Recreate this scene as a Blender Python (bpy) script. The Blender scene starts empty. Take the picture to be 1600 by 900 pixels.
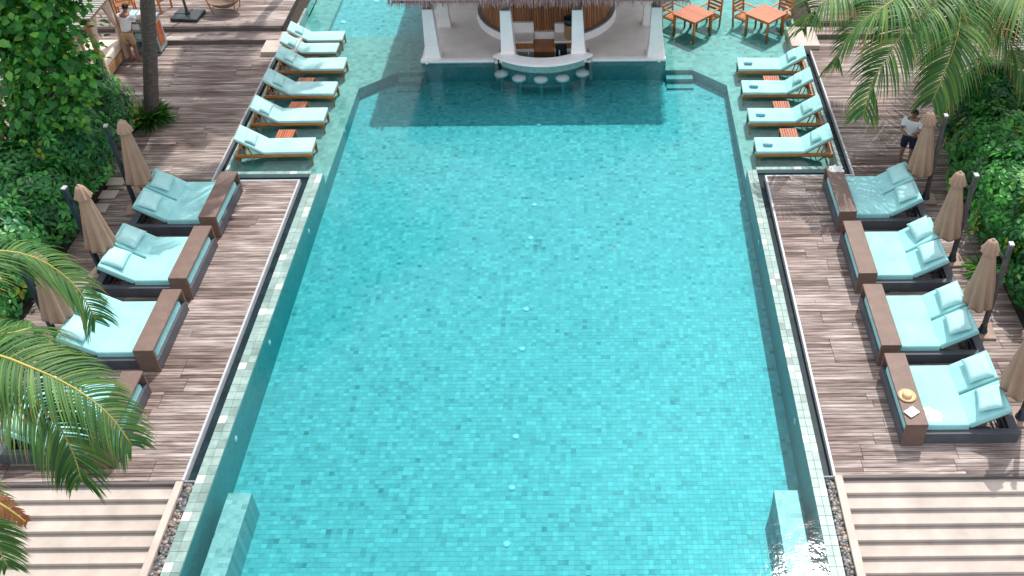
import bpy, bmesh, math, random
import numpy as np
from mathutils import Vector, Matrix
random.seed(7); RNG = np.random.default_rng(11)
S = bpy.context.scene; C = S.collection
PI = math.pi; R = math.radians

# ------------------------------------------------------------------ camera, sky, sun, exposure
F, CX, CY, H, ROLL = 1550.0, 938.0, 450.0, 14.1, 0.009
PITCH = math.atan(1353 / F)
cam = bpy.data.cameras.new('camera'); co = bpy.data.objects.new('camera', cam); C.objects.link(co)
cam.sensor_width = 36; cam.lens = 36 * F / 1600; cam.shift_x = -(CX - 800) / 1600
cam.clip_start = 0.5; cam.clip_end = 4000
co.matrix_world = Matrix.Translation((0, 0, H)) @ Matrix.Rotation(PI / 2 - PITCH, 4, 'X') @ Matrix.Rotation(-ROLL, 4, 'Z')
S.camera = co
SUN = Vector((0.235, 0.615, 1.0)).normalized()                  # towards the sun
w = bpy.data.worlds.new('World'); S.world = w; w.use_nodes = True
nt = w.node_tree; bg = nt.nodes['Background']
sky = nt.nodes.new('ShaderNodeTexSky'); sky.sky_type = 'NISHITA'; sky.sun_disc = False
sky.sun_elevation = math.asin(SUN.z); sky.sun_rotation = math.atan2(SUN.x, SUN.y)
sky.air_density = 1.0; sky.dust_density = 4.0; sky.ozone_density = 1.0
tcw = nt.nodes.new('ShaderNodeTexCoord'); cn = nt.nodes.new('ShaderNodeTexNoise'); cn.inputs['Scale'].default_value = 3.2; cn.inputs['Detail'].default_value = 6
crw = nt.nodes.new('ShaderNodeValToRGB'); crw.color_ramp.elements[0].position = 0.32; crw.color_ramp.elements[1].position = 0.62     # broken white cloud all round
cmx = nt.nodes.new('ShaderNodeMix'); cmx.data_type = 'RGBA'; cmx.inputs[7].default_value = (8.6, 8.8, 9.1, 1)
nt.links.new(tcw.outputs['Generated'], cn.inputs['Vector']); nt.links.new(cn.outputs[0], crw.inputs[0]); nt.links.new(crw.outputs[0], cmx.inputs[0])
nt.links.new(sky.outputs[0], cmx.inputs[6]); nt.links.new(cmx.outputs[2], bg.inputs[0]); bg.inputs[1].default_value = 0.15
sl = bpy.data.lights.new('sun', 'SUN'); sl.energy = 3.6; sl.angle = R(0.7); sl.color = (1.0, 0.955, 0.90)
so = bpy.data.objects.new('sun', sl); C.objects.link(so); so.rotation_euler = SUN.to_track_quat('Z', 'Y').to_euler()
S.view_settings.view_transform = 'Standard'; S.view_settings.look = 'None'
S.view_settings.exposure = 0.22; S.view_settings.gamma = 1.0; S.view_settings.use_curve_mapping = False
S.cycles.transparent_max_bounces = 24; S.cycles.max_bounces = 10; S.cycles.diffuse_bounces = 4

def px(x, y, z=0.0):
    """photo pixel -> point at height z"""
    u, v = x - CX, y - CY; c, s = math.cos(ROLL), math.sin(ROLL); u, v = u * c - v * s, u * s + v * c
    d = (u, F * math.cos(PITCH) - v * math.sin(PITCH), -F * math.sin(PITCH) - v * math.cos(PITCH))
    t = (z - H) / d[2]
    return Vector((d[0] * t, d[1] * t, z))

# ------------------------------------------------------------------ materials
def nodes(name):
    m = bpy.data.materials.new(name); m.use_nodes = True
    return m, m.node_tree, m.node_tree.nodes['Principled BSDF']
def add(t, kind, **kw):
    n = t.nodes.new(kind)
    for k, v in kw.items(): setattr(n, k, v)
    return n
def noise(t, scale, detail=4, vec=None, rough=0.55):
    n = add(t, 'ShaderNodeTexNoise'); n.inputs['Scale'].default_value = scale; n.inputs['Detail'].default_value = detail
    n.inputs['Roughness'].default_value = rough
    if vec is not None: t.links.new(vec, n.inputs['Vector'])
    return n
def ramp(t, fac, stops):
    r = add(t, 'ShaderNodeValToRGB'); e = r.color_ramp.elements
    while len(e) < len(stops): e.new(0.5)
    for i, (p, c) in enumerate(stops):
        e[i].position = p; e[i].color = (*c, 1) if len(c) == 3 else c
    t.links.new(fac, r.inputs[0]); return r
def mapping(t, vec, scale):
    m = add(t, 'ShaderNodeMapping'); m.inputs['Scale'].default_value = scale; t.links.new(vec, m.inputs[0]); return m.outputs[0]
def mixc(t, a, b, fac, mode='MIX'):
    m = add(t, 'ShaderNodeMix', data_type='RGBA', blend_type=mode)
    for i, x in ((6, a), (7, b)):
        if isinstance(x, (tuple, list)): m.inputs[i].default_value = (*x, 1)
        else: t.links.new(x, m.inputs[i])
    if isinstance(fac, float): m.inputs[0].default_value = fac
    else: t.links.new(fac, m.inputs[0])
    return m.outputs[2]
def math_(t, op, a, b=None, c=None):
    m = add(t, 'ShaderNodeMath', operation=op)
    for i, x in enumerate((a, b, c)):
        if x is None: continue
        if isinstance(x, (int, float)): m.inputs[i].default_value = x
        else: t.links.new(x, m.inputs[i])
    return m.outputs[0]
def bump(t, p, h, strength=0.3, dist=0.01):
    b = add(t, 'ShaderNodeBump'); b.inputs['Strength'].default_value = strength; b.inputs['Distance'].default_value = dist
    t.links.new(h, b.inputs['Height']); t.links.new(b.outputs[0], p.inputs['Normal'])
def mul(c, k): return tuple(min(1, x * k) for x in c)

def simple(name, col, rough=0.6, var=0.18, scale=6, bstr=0.2, bscale=60, spec=0.4, objvar=0.0):
    m, t, p = nodes(name); geo = add(t, 'ShaderNodeNewGeometry').outputs['Position']
    n = noise(t, scale, 5, geo)
    c = ramp(t, n.outputs[0], [(0.28, mul(col, 1 - var)), (0.72, mul(col, 1 + var))]).outputs[0]
    if objvar:
        oi = add(t, 'ShaderNodeObjectInfo').outputs['Random']
        h = add(t, 'ShaderNodeHueSaturation'); t.links.new(c, h.inputs['Color'])
        t.links.new(math_(t, 'MULTIPLY_ADD', oi, 2 * objvar, 1 - objvar), h.inputs['Value']); c = h.outputs[0]
    t.links.new(c, p.inputs['Base Color']); p.inputs['Roughness'].default_value = rough
    p.inputs['Specular IOR Level'].default_value = spec
    if bstr: bump(t, p, noise(t, bscale, 4, geo).outputs[0], bstr)
    return m

def plank_mat():
    m, t, p = nodes('weathered_deck_wood'); geo = add(t, 'ShaderNodeNewGeometry').outputs['Position']
    oi = add(t, 'ShaderNodeObjectInfo').outputs['Random']
    off = add(t, 'ShaderNodeCombineXYZ'); t.links.new(math_(t, 'MULTIPLY', oi, 57.0), off.inputs[0]); t.links.new(math_(t, 'MULTIPLY', oi, 31.0), off.inputs[2])
    va = add(t, 'ShaderNodeVectorMath', operation='ADD'); t.links.new(geo, va.inputs[0]); t.links.new(off.outputs[0], va.inputs[1])
    grain = noise(t, 1, 7, mapping(t, va.outputs[0], (1.5, 40, 10)), 0.62).outputs[0]
    blot = noise(t, 1, 4, mapping(t, va.outputs[0], (0.9, 5, 2))).outputs[0]
    wide = noise(t, 0.42, 3, geo).outputs[0]
    c1 = ramp(t, grain, [(0.30, (0.10, 0.076, 0.066)), (0.47, (0.32, 0.272, 0.25)), (0.66, (0.55, 0.50, 0.475))]).outputs[0]
    c2 = mixc(t, c1, ramp(t, blot, [(0.36, (0.42, 0.36, 0.36)), (0.56, (1, 1, 1))]).outputs[0], 0.8, 'MULTIPLY')
    c3 = mixc(t, c2, ramp(t, wide, [(0.38, (0.62, 0.53, 0.51)), (0.58, (1, 1, 1))]).outputs[0], 0.7, 'MULTIPLY')
    tone = ramp(t, oi, [(0.0, (0.42, 0.36, 0.34)), (0.18, (0.70, 0.65, 0.63)), (0.55, (0.95, 0.92, 0.91)), (1.0, (1.22, 1.18, 1.17))]).outputs[0]
    c4 = mixc(t, c3, tone, 1.0, 'MULTIPLY')
    t.links.new(c4, p.inputs['Base Color']); p.inputs['Roughness'].default_value = 0.72; p.inputs['Specular IOR Level'].default_value = 0.3
    bump(t, p, grain, 0.5, 0.006); return m

def tile_mat(name, pitch, stops, jitter=0.5, xy=('X', 'Y'), big=0.35, rough=0.45):
    """stone tiles: one tone per cell of the joint grid, on geometry cut on the same grid"""
    m, t, p = nodes(name); geo = add(t, 'ShaderNodeNewGeometry').outputs['Position']
    sp = add(t, 'ShaderNodeSeparateXYZ'); t.links.new(geo, sp.inputs[0])
    def cell(px_, py_, ofs):
        cb = add(t, 'ShaderNodeCombineXYZ')
        t.links.new(math_(t, 'FLOOR', math_(t, 'DIVIDE', sp.outputs[xy[0]], px_)), cb.inputs[0])
        t.links.new(math_(t, 'FLOOR', math_(t, 'DIVIDE', sp.outputs[xy[1]], py_)), cb.inputs[1]); cb.inputs[2].default_value = ofs
        wn = add(t, 'ShaderNodeTexWhiteNoise', noise_dimensions='3D'); t.links.new(cb.outputs[0], wn.inputs[0]); return wn.outputs[0]
    a = cell(pitch, pitch, 0.5)
    patch = math_(t, 'MULTIPLY_ADD', noise(t, 0.55, 3, geo).outputs[0], 0.5, math_(t, 'MULTIPLY', noise(t, 3.2, 2, geo).outputs[0], 0.5))
    pair = cell(pitch * 2, pitch, 7.5)
    f = math_(t, 'ADD', math_(t, 'ADD', math_(t, 'MULTIPLY', a, (1 - big) * .68), math_(t, 'MULTIPLY', pair, (1 - big) * .32)), math_(t, 'MULTIPLY', patch, big))
    c = ramp(t, f, stops).outputs[0]
    grain = noise(t, 22, 5, geo).outputs[0]
    c = mixc(t, c, ramp(t, grain, [(0.3, (0.82, 0.84, 0.84)), (0.7, (1.06, 1.05, 1.05))]).outputs[0], 1.0, 'MULTIPLY')
    t.links.new(c, p.inputs['Base Color']); p.inputs['Roughness'].default_value = rough; p.inputs['Specular IOR Level'].default_value = 0.35
    return m

def coping_mat():
    m, t, p = nodes('wet_coping_stone'); geo = add(t, 'ShaderNodeNewGeometry').outputs['Position']
    oi = add(t, 'ShaderNodeObjectInfo').outputs['Random']
    n = noise(t, 5, 5, geo).outputs[0]
    c = ramp(t, oi, [(0.0, (0.16, 0.23, 0.21)), (0.08, (0.23, 0.34, 0.315)), (0.75, (0.27, 0.385, 0.36)), (0.88, (0.30, 0.41, 0.385)), (0.92, (0.52, 0.55, 0.53)), (1.0, (0.58, 0.60, 0.585))]).outputs[0]  # palest stops: sky reflections painted into the colour of some stones
    c = mixc(t, c, ramp(t, n, [(0.3, (0.72, 0.72, 0.70)), (0.65, (1.05, 1.05, 1.05))]).outputs[0], 1.0, 'MULTIPLY')
    t.links.new(c, p.inputs['Base Color']); p.inputs['Roughness'].default_value = 0.42; p.inputs['Specular IOR Level'].default_value = 0.3
    bump(t, p, noise(t, 30, 3, geo).outputs[0], 0.12); return m

def water_mat(name, col, dens, bstr=0.022):
    m = bpy.data.materials.new(name); m.use_nodes = True; t = m.node_tree; t.nodes.clear()
    out = add(t, 'ShaderNodeOutputMaterial'); geo = add(t, 'ShaderNodeNewGeometry').outputs['Position']
    n1 = noise(t, 2.6, 4, geo).outputs[0]; n2 = noise(t, 11, 3, geo).outputs[0]
    hgt = math_(t, 'ADD', n1, math_(t, 'MULTIPLY', n2, 0.25))
    b = add(t, 'ShaderNodeBump'); b.inputs['Strength'].default_value = bstr; b.inputs['Distance'].default_value = 0.3; t.links.new(hgt, b.inputs['Height'])
    fr = add(t, 'ShaderNodeFresnel'); fr.inputs['IOR'].default_value = 1.33; t.links.new(b.outputs[0], fr.inputs['Normal'])
    tr = add(t, 'ShaderNodeBsdfTransparent'); gl = add(t, 'ShaderNodeBsdfGlossy'); gl.inputs['Roughness'].default_value = 0.05; t.links.new(b.outputs[0], gl.inputs['Normal'])
    mx = add(t, 'ShaderNodeMixShader'); t.links.new(fr.outputs[0], mx.inputs[0]); t.links.new(tr.outputs[0], mx.inputs[1]); t.links.new(gl.outputs[0], mx.inputs[2])
    t.links.new(mx.outputs[0], out.inputs['Surface'])
    va = add(t, 'ShaderNodeVolumeAbsorption'); va.inputs[0].default_value = (*col, 1); va.inputs[1].default_value = dens
    t.links.new(va.outputs[0], out.inputs['Volume']); return m

def wicker_mat(name, col, s=90):
    m, t, p = nodes(name); tc = add(t, 'ShaderNodeTexCoord').outputs['Object']
    w1 = add(t, 'ShaderNodeTexWave', bands_direction='X'); w1.inputs['Scale'].default_value = s / 3; t.links.new(tc, w1.inputs[0])
    w2 = add(t, 'ShaderNodeTexWave', bands_direction='Y'); w2.inputs['Scale'].default_value = s / 3; t.links.new(tc, w2.inputs[0])
    w3 = add(t, 'ShaderNodeTexWave', bands_direction='Z'); w3.inputs['Scale'].default_value = s / 3; t.links.new(tc, w3.inputs[0])
    hh = math_(t, 'MULTIPLY', math_(t, 'ADD', w1.outputs[1], w3.outputs[1]), w2.outputs[1])
    n = noise(t, 45, 4, tc).outputs[0]; n2 = noise(t, 3, 3, tc).outputs[0]
    f = math_(t, 'MULTIPLY_ADD', n, 0.6, math_(t, 'MULTIPLY', n2, 0.4))
    c = ramp(t, f, [(0.3, mul(col, 0.6)), (0.7, mul(col, 1.4))]).outputs[0]
    t.links.new(c, p.inputs['Base Color']); p.inputs['Roughness'].default_value = 0.55
    bump(t, p, hh, 0.35, 0.004); return m

def fabric_mat(name, col, wr=1.0):
    m, t, p = nodes(name); tc = add(t, 'ShaderNodeTexCoord').outputs['Object']
    oi = add(t, 'ShaderNodeObjectInfo')
    va = add(t, 'ShaderNodeVectorMath', operation='ADD'); t.links.new(tc, va.inputs[0]); t.links.new(oi.outputs['Location'], va.inputs[1])
    n = noise(t, 2.2, 4, va.outputs[0]).outputs[0]
    c = ramp(t, n, [(0.3, mul(col, 0.86)), (0.7, mul(col, 1.1))]).outputs[0]
    t.links.new(c, p.inputs['Base Color']); p.inputs['Roughness'].default_value = 0.85; p.inputs['Specular IOR Level'].default_value = 0.2
    wv = noise(t, 1, 4, mapping(t, va.outputs[0], (7, 2.4, 7))).outputs[0]
    bump(t, p, wv, 0.35 * wr, 0.05); return m

def leaf_mat(name, rough=0.38, trans=0.25, spec=0.5):
    m, t, p = nodes(name); at = add(t, 'ShaderNodeAttribute', attribute_name='tint'); c = at.outputs['Color']
    t.links.new(c, p.inputs['Base Color']); p.inputs['Roughness'].default_value = rough; p.inputs['Specular IOR Level'].default_value = spec
    tl = add(t, 'ShaderNodeBsdfTranslucent'); t.links.new(mixc(t, c, (1.7, 1.8, 0.6), 1.0, 'MULTIPLY'), tl.inputs[0])
    mx = add(t, 'ShaderNodeMixShader'); mx.inputs[0].default_value = trans
    t.links.new(p.outputs[0], mx.inputs[1]); t.links.new(tl.outputs[0], mx.inputs[2])
    t.links.new(mx.outputs[0], t.nodes['Material Output'].inputs['Surface']); return m

def grain_mat(name, dark, light, sc=(3, 40, 40), rough=0.5, var=True, coords='Object'):
    m, t, p = nodes(name); tc = add(t, 'ShaderNodeTexCoord').outputs['Object']
    oi = add(t, 'ShaderNodeObjectInfo').outputs['Random']
    va = add(t, 'ShaderNodeVectorMath', operation='ADD'); t.links.new(tc, va.inputs[0])
    cb = add(t, 'ShaderNodeCombineXYZ'); t.links.new(math_(t, 'MULTIPLY', oi, 20), cb.inputs[0]); t.links.new(cb.outputs[0], va.inputs[1])
    g = noise(t, 1, 6, mapping(t, va.outputs[0], sc), 0.6).outputs[0]
    c = ramp(t, g, [(0.3, dark), (0.7, light)]).outputs[0]
    h = add(t, 'ShaderNodeHueSaturation'); t.links.new(c, h.inputs['Color']); t.links.new(math_(t, 'MULTIPLY_ADD', oi, 0.4, 0.8), h.inputs['Value'])
    t.links.new(h.outputs[0], p.inputs['Base Color']); p.inputs['Roughness'].default_value = rough
    bump(t, p, g, 0.25, 0.004); return m

MAT = {}
MAT['plank'] = plank_mat()
MAT['deck_base'] = simple('deck_joist', (0.05, 0.042, 0.04), 0.9)
MAT['deck_dark'] = grain_mat('deck_fascia_wood', (0.07, 0.06, 0.06), (0.16, 0.135, 0.13), (1.5, 20, 20), 0.7)
MAT['trim'] = simple('edge_trim', (0.42, 0.43, 0.45), 0.45, 0.1, 8, 0.1)
POOL_STOPS = [(0.20, (0.10, 0.225, 0.225)), (0.245, (0.17, 0.32, 0.315)), (0.31, (0.215, 0.375, 0.37)), (0.40, (0.26, 0.425, 0.42)), (0.60, (0.315, 0.48, 0.47)), (0.74, (0.40, 0.565, 0.555))]
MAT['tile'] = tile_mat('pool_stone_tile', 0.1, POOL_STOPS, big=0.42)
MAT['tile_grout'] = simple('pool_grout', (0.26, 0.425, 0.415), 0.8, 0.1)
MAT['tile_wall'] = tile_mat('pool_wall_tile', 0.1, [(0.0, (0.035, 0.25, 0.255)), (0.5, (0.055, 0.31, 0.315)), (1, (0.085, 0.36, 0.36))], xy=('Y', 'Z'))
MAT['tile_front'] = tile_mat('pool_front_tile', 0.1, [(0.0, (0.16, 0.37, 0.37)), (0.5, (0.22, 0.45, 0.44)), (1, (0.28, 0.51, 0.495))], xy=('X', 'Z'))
MAT['tile_ledge'] = tile_mat('ledge_stone_tile', 0.14, [(0.16, (0.09, 0.17, 0.16)), (0.2, (0.17, 0.31, 0.295)), (0.6, (0.235, 0.395, 0.375)), (1, (0.33, 0.475, 0.455))])
MAT['tile_shallow'] = tile_mat('shallow_stone_tile', 0.14, [(0.15, (0.085, 0.12, 0.11)), (0.2, (0.20, 0.30, 0.265)), (0.5, (0.275, 0.40, 0.355)), (0.85, (0.37, 0.49, 0.44))])
MAT['coping'] = coping_mat()
MAT['channel'] = tile_mat('dark_channel_tile', 0.18, [(0.0, (0.006, 0.014, 0.020)), (0.5, (0.012, 0.028, 0.036)), (1, (0.022, 0.045, 0.055))], rough=0.4)
MAT['channel'].node_tree.nodes['Principled BSDF'].inputs['Specular IOR Level'].default_value = 0.08
MAT['water'] = water_mat('pool_water', (0.0, 0.863, 0.928), 0.84)
MAT['limestone'] = simple('cream_limestone', (0.46, 0.40, 0.355), 0.8, 0.16, 2.2, 0.15, 90)
MAT['soil'] = simple('dark_soil', (0.045, 0.036, 0.028), 0.95, 0.4, 9, 0.8, 30)
MAT['pebble'] = None
MAT['wicker_grey'] = wicker_mat('charcoal_wicker', (0.068, 0.076, 0.092))
MAT['wicker_brown'] = wicker_mat('brown_wicker', (0.155, 0.098, 0.078))
MAT['aqua'] = fabric_mat('aqua_canvas', (0.31, 0.63, 0.635), 0.7)
MAT['aqua_mid'] = fabric_mat('light_aqua_canvas', (0.33, 0.63, 0.62), 0.7)
MAT['aqua_pillow'] = fabric_mat('aqua_pillow_canvas', (0.38, 0.66, 0.665), 0.8)
MAT['aqua_pale'] = fabric_mat('pale_aqua_canvas', (0.37, 0.615, 0.62), 0.8)
MAT['aqua_side'] = fabric_mat('aqua_piping', (0.12, 0.55, 0.53), 0.5)
MAT['teak'] = grain_mat('orange_teak', (0.30, 0.095, 0.022), (0.56, 0.21, 0.055), (4, 30, 30), 0.5)
MAT['teak_red'] = grain_mat('red_teak', (0.30, 0.075, 0.026), (0.52, 0.155, 0.06), (4, 30, 30), 0.45)
MAT['dark_metal'] = simple('dark_metal', (0.05, 0.05, 0.056), 0.4, 0.15, 6, 0.05)
MAT['mast'] = simple('mast_grey', (0.085, 0.08, 0.085), 0.5, 0.25, 5, 0.1)
MAT['mast_dark'] = simple('mast_petrol', (0.022, 0.04, 0.055), 0.4, 0.2, 5, 0.1)
MAT['canopy'] = fabric_mat('tan_canvas', (0.37, 0.25, 0.18), 0.5)
MAT['base_stone'] = simple('umbrella_base_stone', (0.34, 0.25, 0.20), 0.8, 0.2, 6, 0.3)
MAT['white_plaster'] = simple('white_plaster', (0.88, 0.87, 0.87), 0.7, 0.04, 4, 0.15, 40)
MAT['pav_floor'] = simple('polished_terrazzo', (0.74, 0.68, 0.64), 0.5, 0.08, 2.5, 0.06, 90)
MAT['grey_cap'] = simple('grey_stone_cap', (0.20, 0.185, 0.18), 0.6, 0.15, 6, 0.1)
MAT['beam'] = grain_mat('dark_beam_wood', (0.07, 0.045, 0.035), (0.16, 0.10, 0.075), (20, 20, 3), 0.6)
MAT['slat'] = grain_mat('brown_slat_wood', (0.22, 0.085, 0.032), (0.46, 0.19, 0.08), (25, 25, 2), 0.45)
MAT['thatch'] = grain_mat('thatch_straw', (0.17, 0.115, 0.115), (0.40, 0.30, 0.30), (60, 60, 3), 0.9)
MAT['white'] = simple('white_enamel', (0.80, 0.80, 0.80), 0.3, 0.03, 4, 0)
MAT['linen'] = fabric_mat('cream_linen', (0.72, 0.62, 0.53), 0.5)
MAT['curtain'] = fabric_mat('peach_curtain', (0.62, 0.46, 0.38), 0.6)
MAT['cabana_wood'] = grain_mat('honey_cabana_wood', (0.25, 0.125, 0.055), (0.44, 0.24, 0.115), (20, 20, 3), 0.55)
MAT['cabana_slat'] = grain_mat('grey_roof_slat', (0.20, 0.205, 0.19), (0.40, 0.40, 0.37), (3, 30, 30), 0.7)
MAT['cart_grey'] = simple('blue_grey_paint', (0.30, 0.36, 0.38), 0.55, 0.15, 5, 0.1)
MAT['bark'] = grain_mat('palm_bark', (0.06, 0.05, 0.045), (0.17, 0.14, 0.125), (12, 12, 22), 0.9)
MAT['bark_brown'] = grain_mat('brown_bark', (0.04, 0.027, 0.018), (0.12, 0.08, 0.055), (14, 14, 5), 0.9)
MAT['leaf'] = leaf_mat('broad_leaf', 0.36, 0.42, 0.4)
MAT['frond'] = leaf_mat('palm_leaflet', 0.5, 0.28, 0.22)
MAT['rib'] = simple('yellow_green_midrib', (0.42, 0.36, 0.075), 0.5, 0.2, 6, 0.1)
MAT['skin'] = simple('brown_skin', (0.27, 0.135, 0.085), 0.55, 0.06, 8, 0.05)
MAT['tee'] = fabric_mat('white_cotton', (0.78, 0.79, 0.82), 0.8)
MAT['navy'] = fabric_mat('navy_cotton', (0.015, 0.022, 0.045), 0.8)
MAT['khaki'] = fabric_mat('khaki_cotton', (0.46, 0.32, 0.19), 0.8)
MAT['hair'] = simple('black_hair', (0.012, 0.010, 0.010), 0.5, 0.2, 40, 0.4)
MAT['sandal'] = simple('tan_leather', (0.25, 0.12, 0.06), 0.6)
MAT['towel_blue'] = fabric_mat('blue_towel', (0.17, 0.45, 0.56), 1.0)
MAT['towel_white'] = fabric_mat('white_towel', (0.78, 0.77, 0.76), 1.0)
MAT['straw'] = wicker_mat('straw_weave', (0.72, 0.50, 0.27), 160)
MAT['paper'] = simple('paper', (0.80, 0.78, 0.76), 0.6, 0.04, 10, 0)
MAT['basket'] = wicker_mat('rattan_weave', (0.34, 0.215, 0.105), 60)
MAT['black_plastic'] = simple('black_plastic', (0.022, 0.03, 0.033), 0.35, 0.2, 6, 0.05)
MAT['tan_canvas'] = fabric_mat('tan_sling_canvas', (0.26, 0.185, 0.14), 0.5)
MAT['terracotta'] = simple('terracotta', (0.48, 0.15, 0.05), 0.7, 0.15, 8, 0.2)
MAT['dry_leaf'] = simple('dry_leaf', (0.20, 0.085, 0.035), 0.7, 0.4, 20, 0.1)
MAT['glass'] = simple('dark_glass', (0.02, 0.035, 0.045), 0.08, 0.1, 4, 0)
MAT['steel'] = simple('brushed_steel', (0.55, 0.56, 0.57), 0.3, 0.1, 10, 0.05)
def pebble_mat():
    m, t, p = nodes('river_pebble'); at = add(t, 'ShaderNodeAttribute', attribute_name='tint')
    t.links.new(at.outputs['Color'], p.inputs['Base Color']); p.inputs['Roughness'].default_value = 0.42
    bump(t, p, noise(t, 80, 3, add(t, 'ShaderNodeNewGeometry').outputs['Position']).outputs[0], 0.15); return m
MAT['pebble'] = pebble_mat()

# ------------------------------------------------------------------ helpers
def link(name, me, parent=None, loc=(0, 0, 0)):
    o = bpy.data.objects.new(name, me); C.objects.link(o); o.location = loc
    if parent: o.parent = parent
    return o
def tag(o, label=None, cat=None, group=None, kind=None):
    if label: o['label'] = label
    if cat: o['category'] = cat
    if group: o['group'] = group
    if kind: o['kind'] = kind
    return o
def thing(name, label, cat, loc=(0, 0, 0), rz=0, group=None):
    o = bpy.data.objects.new(name, None); C.objects.link(o); o.location = loc; o.rotation_euler = (0, 0, rz); o.empty_display_size = 0.2
    return tag(o, label, cat, group)
def dup(o, parent=None):
    c = o.copy(); C.objects.link(c); c.parent = parent
    for ch in o.children: dup(ch, c)
    return c
class MB:
    def __init__(s): s.v = []; s.f = []
    def add(s, vs, fs):
        n = len(s.v); s.v += [tuple(v) for v in vs]; s.f += [tuple(i + n for i in f) for f in fs]; return s
    def box(s, x0, x1, y0, y1, z0, z1, M=None):
        vs = [Vector((x, y, z)) for z in (z0, z1) for y in (y0, y1) for x in (x0, x1)]
        if M is not None: vs = [M @ v for v in vs]
        return s.add(vs, [(0, 2, 3, 1), (4, 5, 7, 6), (0, 1, 5, 4), (2, 6, 7, 3), (0, 4, 6, 2), (1, 3, 7, 5)])
    def bar(s, a, b, w, h=None):
        a, b = Vector(a), Vector(b); h = h or w; d = b - a
        M = Matrix.Translation((a + b) / 2) @ d.to_track_quat('X', 'Z').to_matrix().to_4x4()
        L = d.length / 2; return s.box(-L, L, -w / 2, w / 2, -h / 2, h / 2, M)
    def tube(s, pts, rs, n=8, cap=True):
        pts = [Vector(p) for p in pts]; rs = rs if isinstance(rs, (list, tuple)) else [rs] * len(pts)
        base = len(s.v); ref = Vector((0.31, 0.77, 0.55))
        for i, p in enumerate(pts):
            d = (pts[min(i + 1, len(pts) - 1)] - pts[max(i - 1, 0)]).normalized()
            a = d.cross(ref).normalized(); b = d.cross(a)
            for k in range(n):
                t = 2 * PI * k / n; s.v.append(tuple(p + (a * math.cos(t) + b * math.sin(t)) * rs[i]))
        for i in range(len(pts) - 1):
            for k in range(n):
                k2 = (k + 1) % n; s.f.append((base + i * n + k, base + i * n + k2, base + (i + 1) * n + k2, base + (i + 1) * n + k))
        if cap:
            s.f.append(tuple(base + k for k in range(n))[::-1]); s.f.append(tuple(base + (len(pts) - 1) * n + k for k in range(n)))
        return s
    def lathe(s, prof, n=24, c=(0, 0), a0=0, a1=2 * PI):
        base = len(s.v); full = abs(a1 - a0 - 2 * PI) < 1e-6; m = n if full else n + 1
        for r, z in prof:
            for k in range(m):
                t = a0 + (a1 - a0) * k / n; s.v.append((c[0] + r * math.cos(t), c[1] + r * math.sin(t), z))
        for i in range(len(prof) - 1):
            for k in range(n):
                k2 = (k + 1) % m; s.f.append((base + i * m + k, base + i * m + k2, base + (i + 1) * m + k2, base + (i + 1) * m + k))
        return s
    def prism(s, poly, z0, z1):
        n = len(poly); vs = [(x, y, z0) for x, y in poly] + [(x, y, z1) for x, y in poly]
        return s.add(vs, [tuple(range(n))[::-1], tuple(range(n, 2 * n))] + [(i, (i + 1) % n, n + (i + 1) % n, n + i) for i in range(n)])
    def mesh(s, name, mat, smooth=False, bevel=0, seg=2):
        me = bpy.data.meshes.new(name); me.from_pydata(s.v, [], s.f); me.materials.append(mat)
        bm = bmesh.new(); bm.from_mesh(me); bmesh.ops.recalc_face_normals(bm, faces=bm.faces)
        if bevel:
            bmesh.ops.bevel(bm, geom=[e for e in bm.edges if e.is_manifold and e.calc_face_angle(0) > 0.5], offset=bevel, segments=seg, affect='EDGES', profile=0.6)
        bm.to_mesh(me); bm.free()
        if smooth:
            for p in me.polygons: p.use_smooth = True
        return me
    def build(s, name, mat, parent=None, smooth=False, bevel=0, seg=2, loc=(0, 0, 0)):
        return link(name, s.mesh(name, MAT[mat] if isinstance(mat, str) else mat, smooth, bevel, seg), parent, loc)
def npmesh(name, V, Fq, mat, tint=None, smooth=False):
    """V (n,3), Fq (m,k) with fixed k"""
    V = np.asarray(V, np.float32); Fq = np.asarray(Fq, np.int32); m, k = Fq.shape
    me = bpy.data.meshes.new(name); me.vertices.add(len(V)); me.vertices.foreach_set('co', V.ravel())
    me.loops.add(m * k); me.loops.foreach_set('vertex_index', Fq.ravel())
    me.polygons.add(m); me.polygons.foreach_set('loop_start', np.arange(m, dtype=np.int32) * k)
    me.polygons.foreach_set('loop_total', np.full(m, k, np.int32))
    if smooth: me.polygons.foreach_set('use_smooth', np.ones(m, bool))
    if tint is not None:
        a = me.attributes.new('tint', 'FLOAT_COLOR', 'POINT')
        a.data.foreach_set('color', np.concatenate([tint, np.ones((len(V), 1))], 1).astype(np.float32).ravel())
    me.update(); me.materials.append(mat); return me
def nrm(a): return a / np.maximum(np.linalg.norm(a, axis=-1, keepdims=True), 1e-9)
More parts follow.
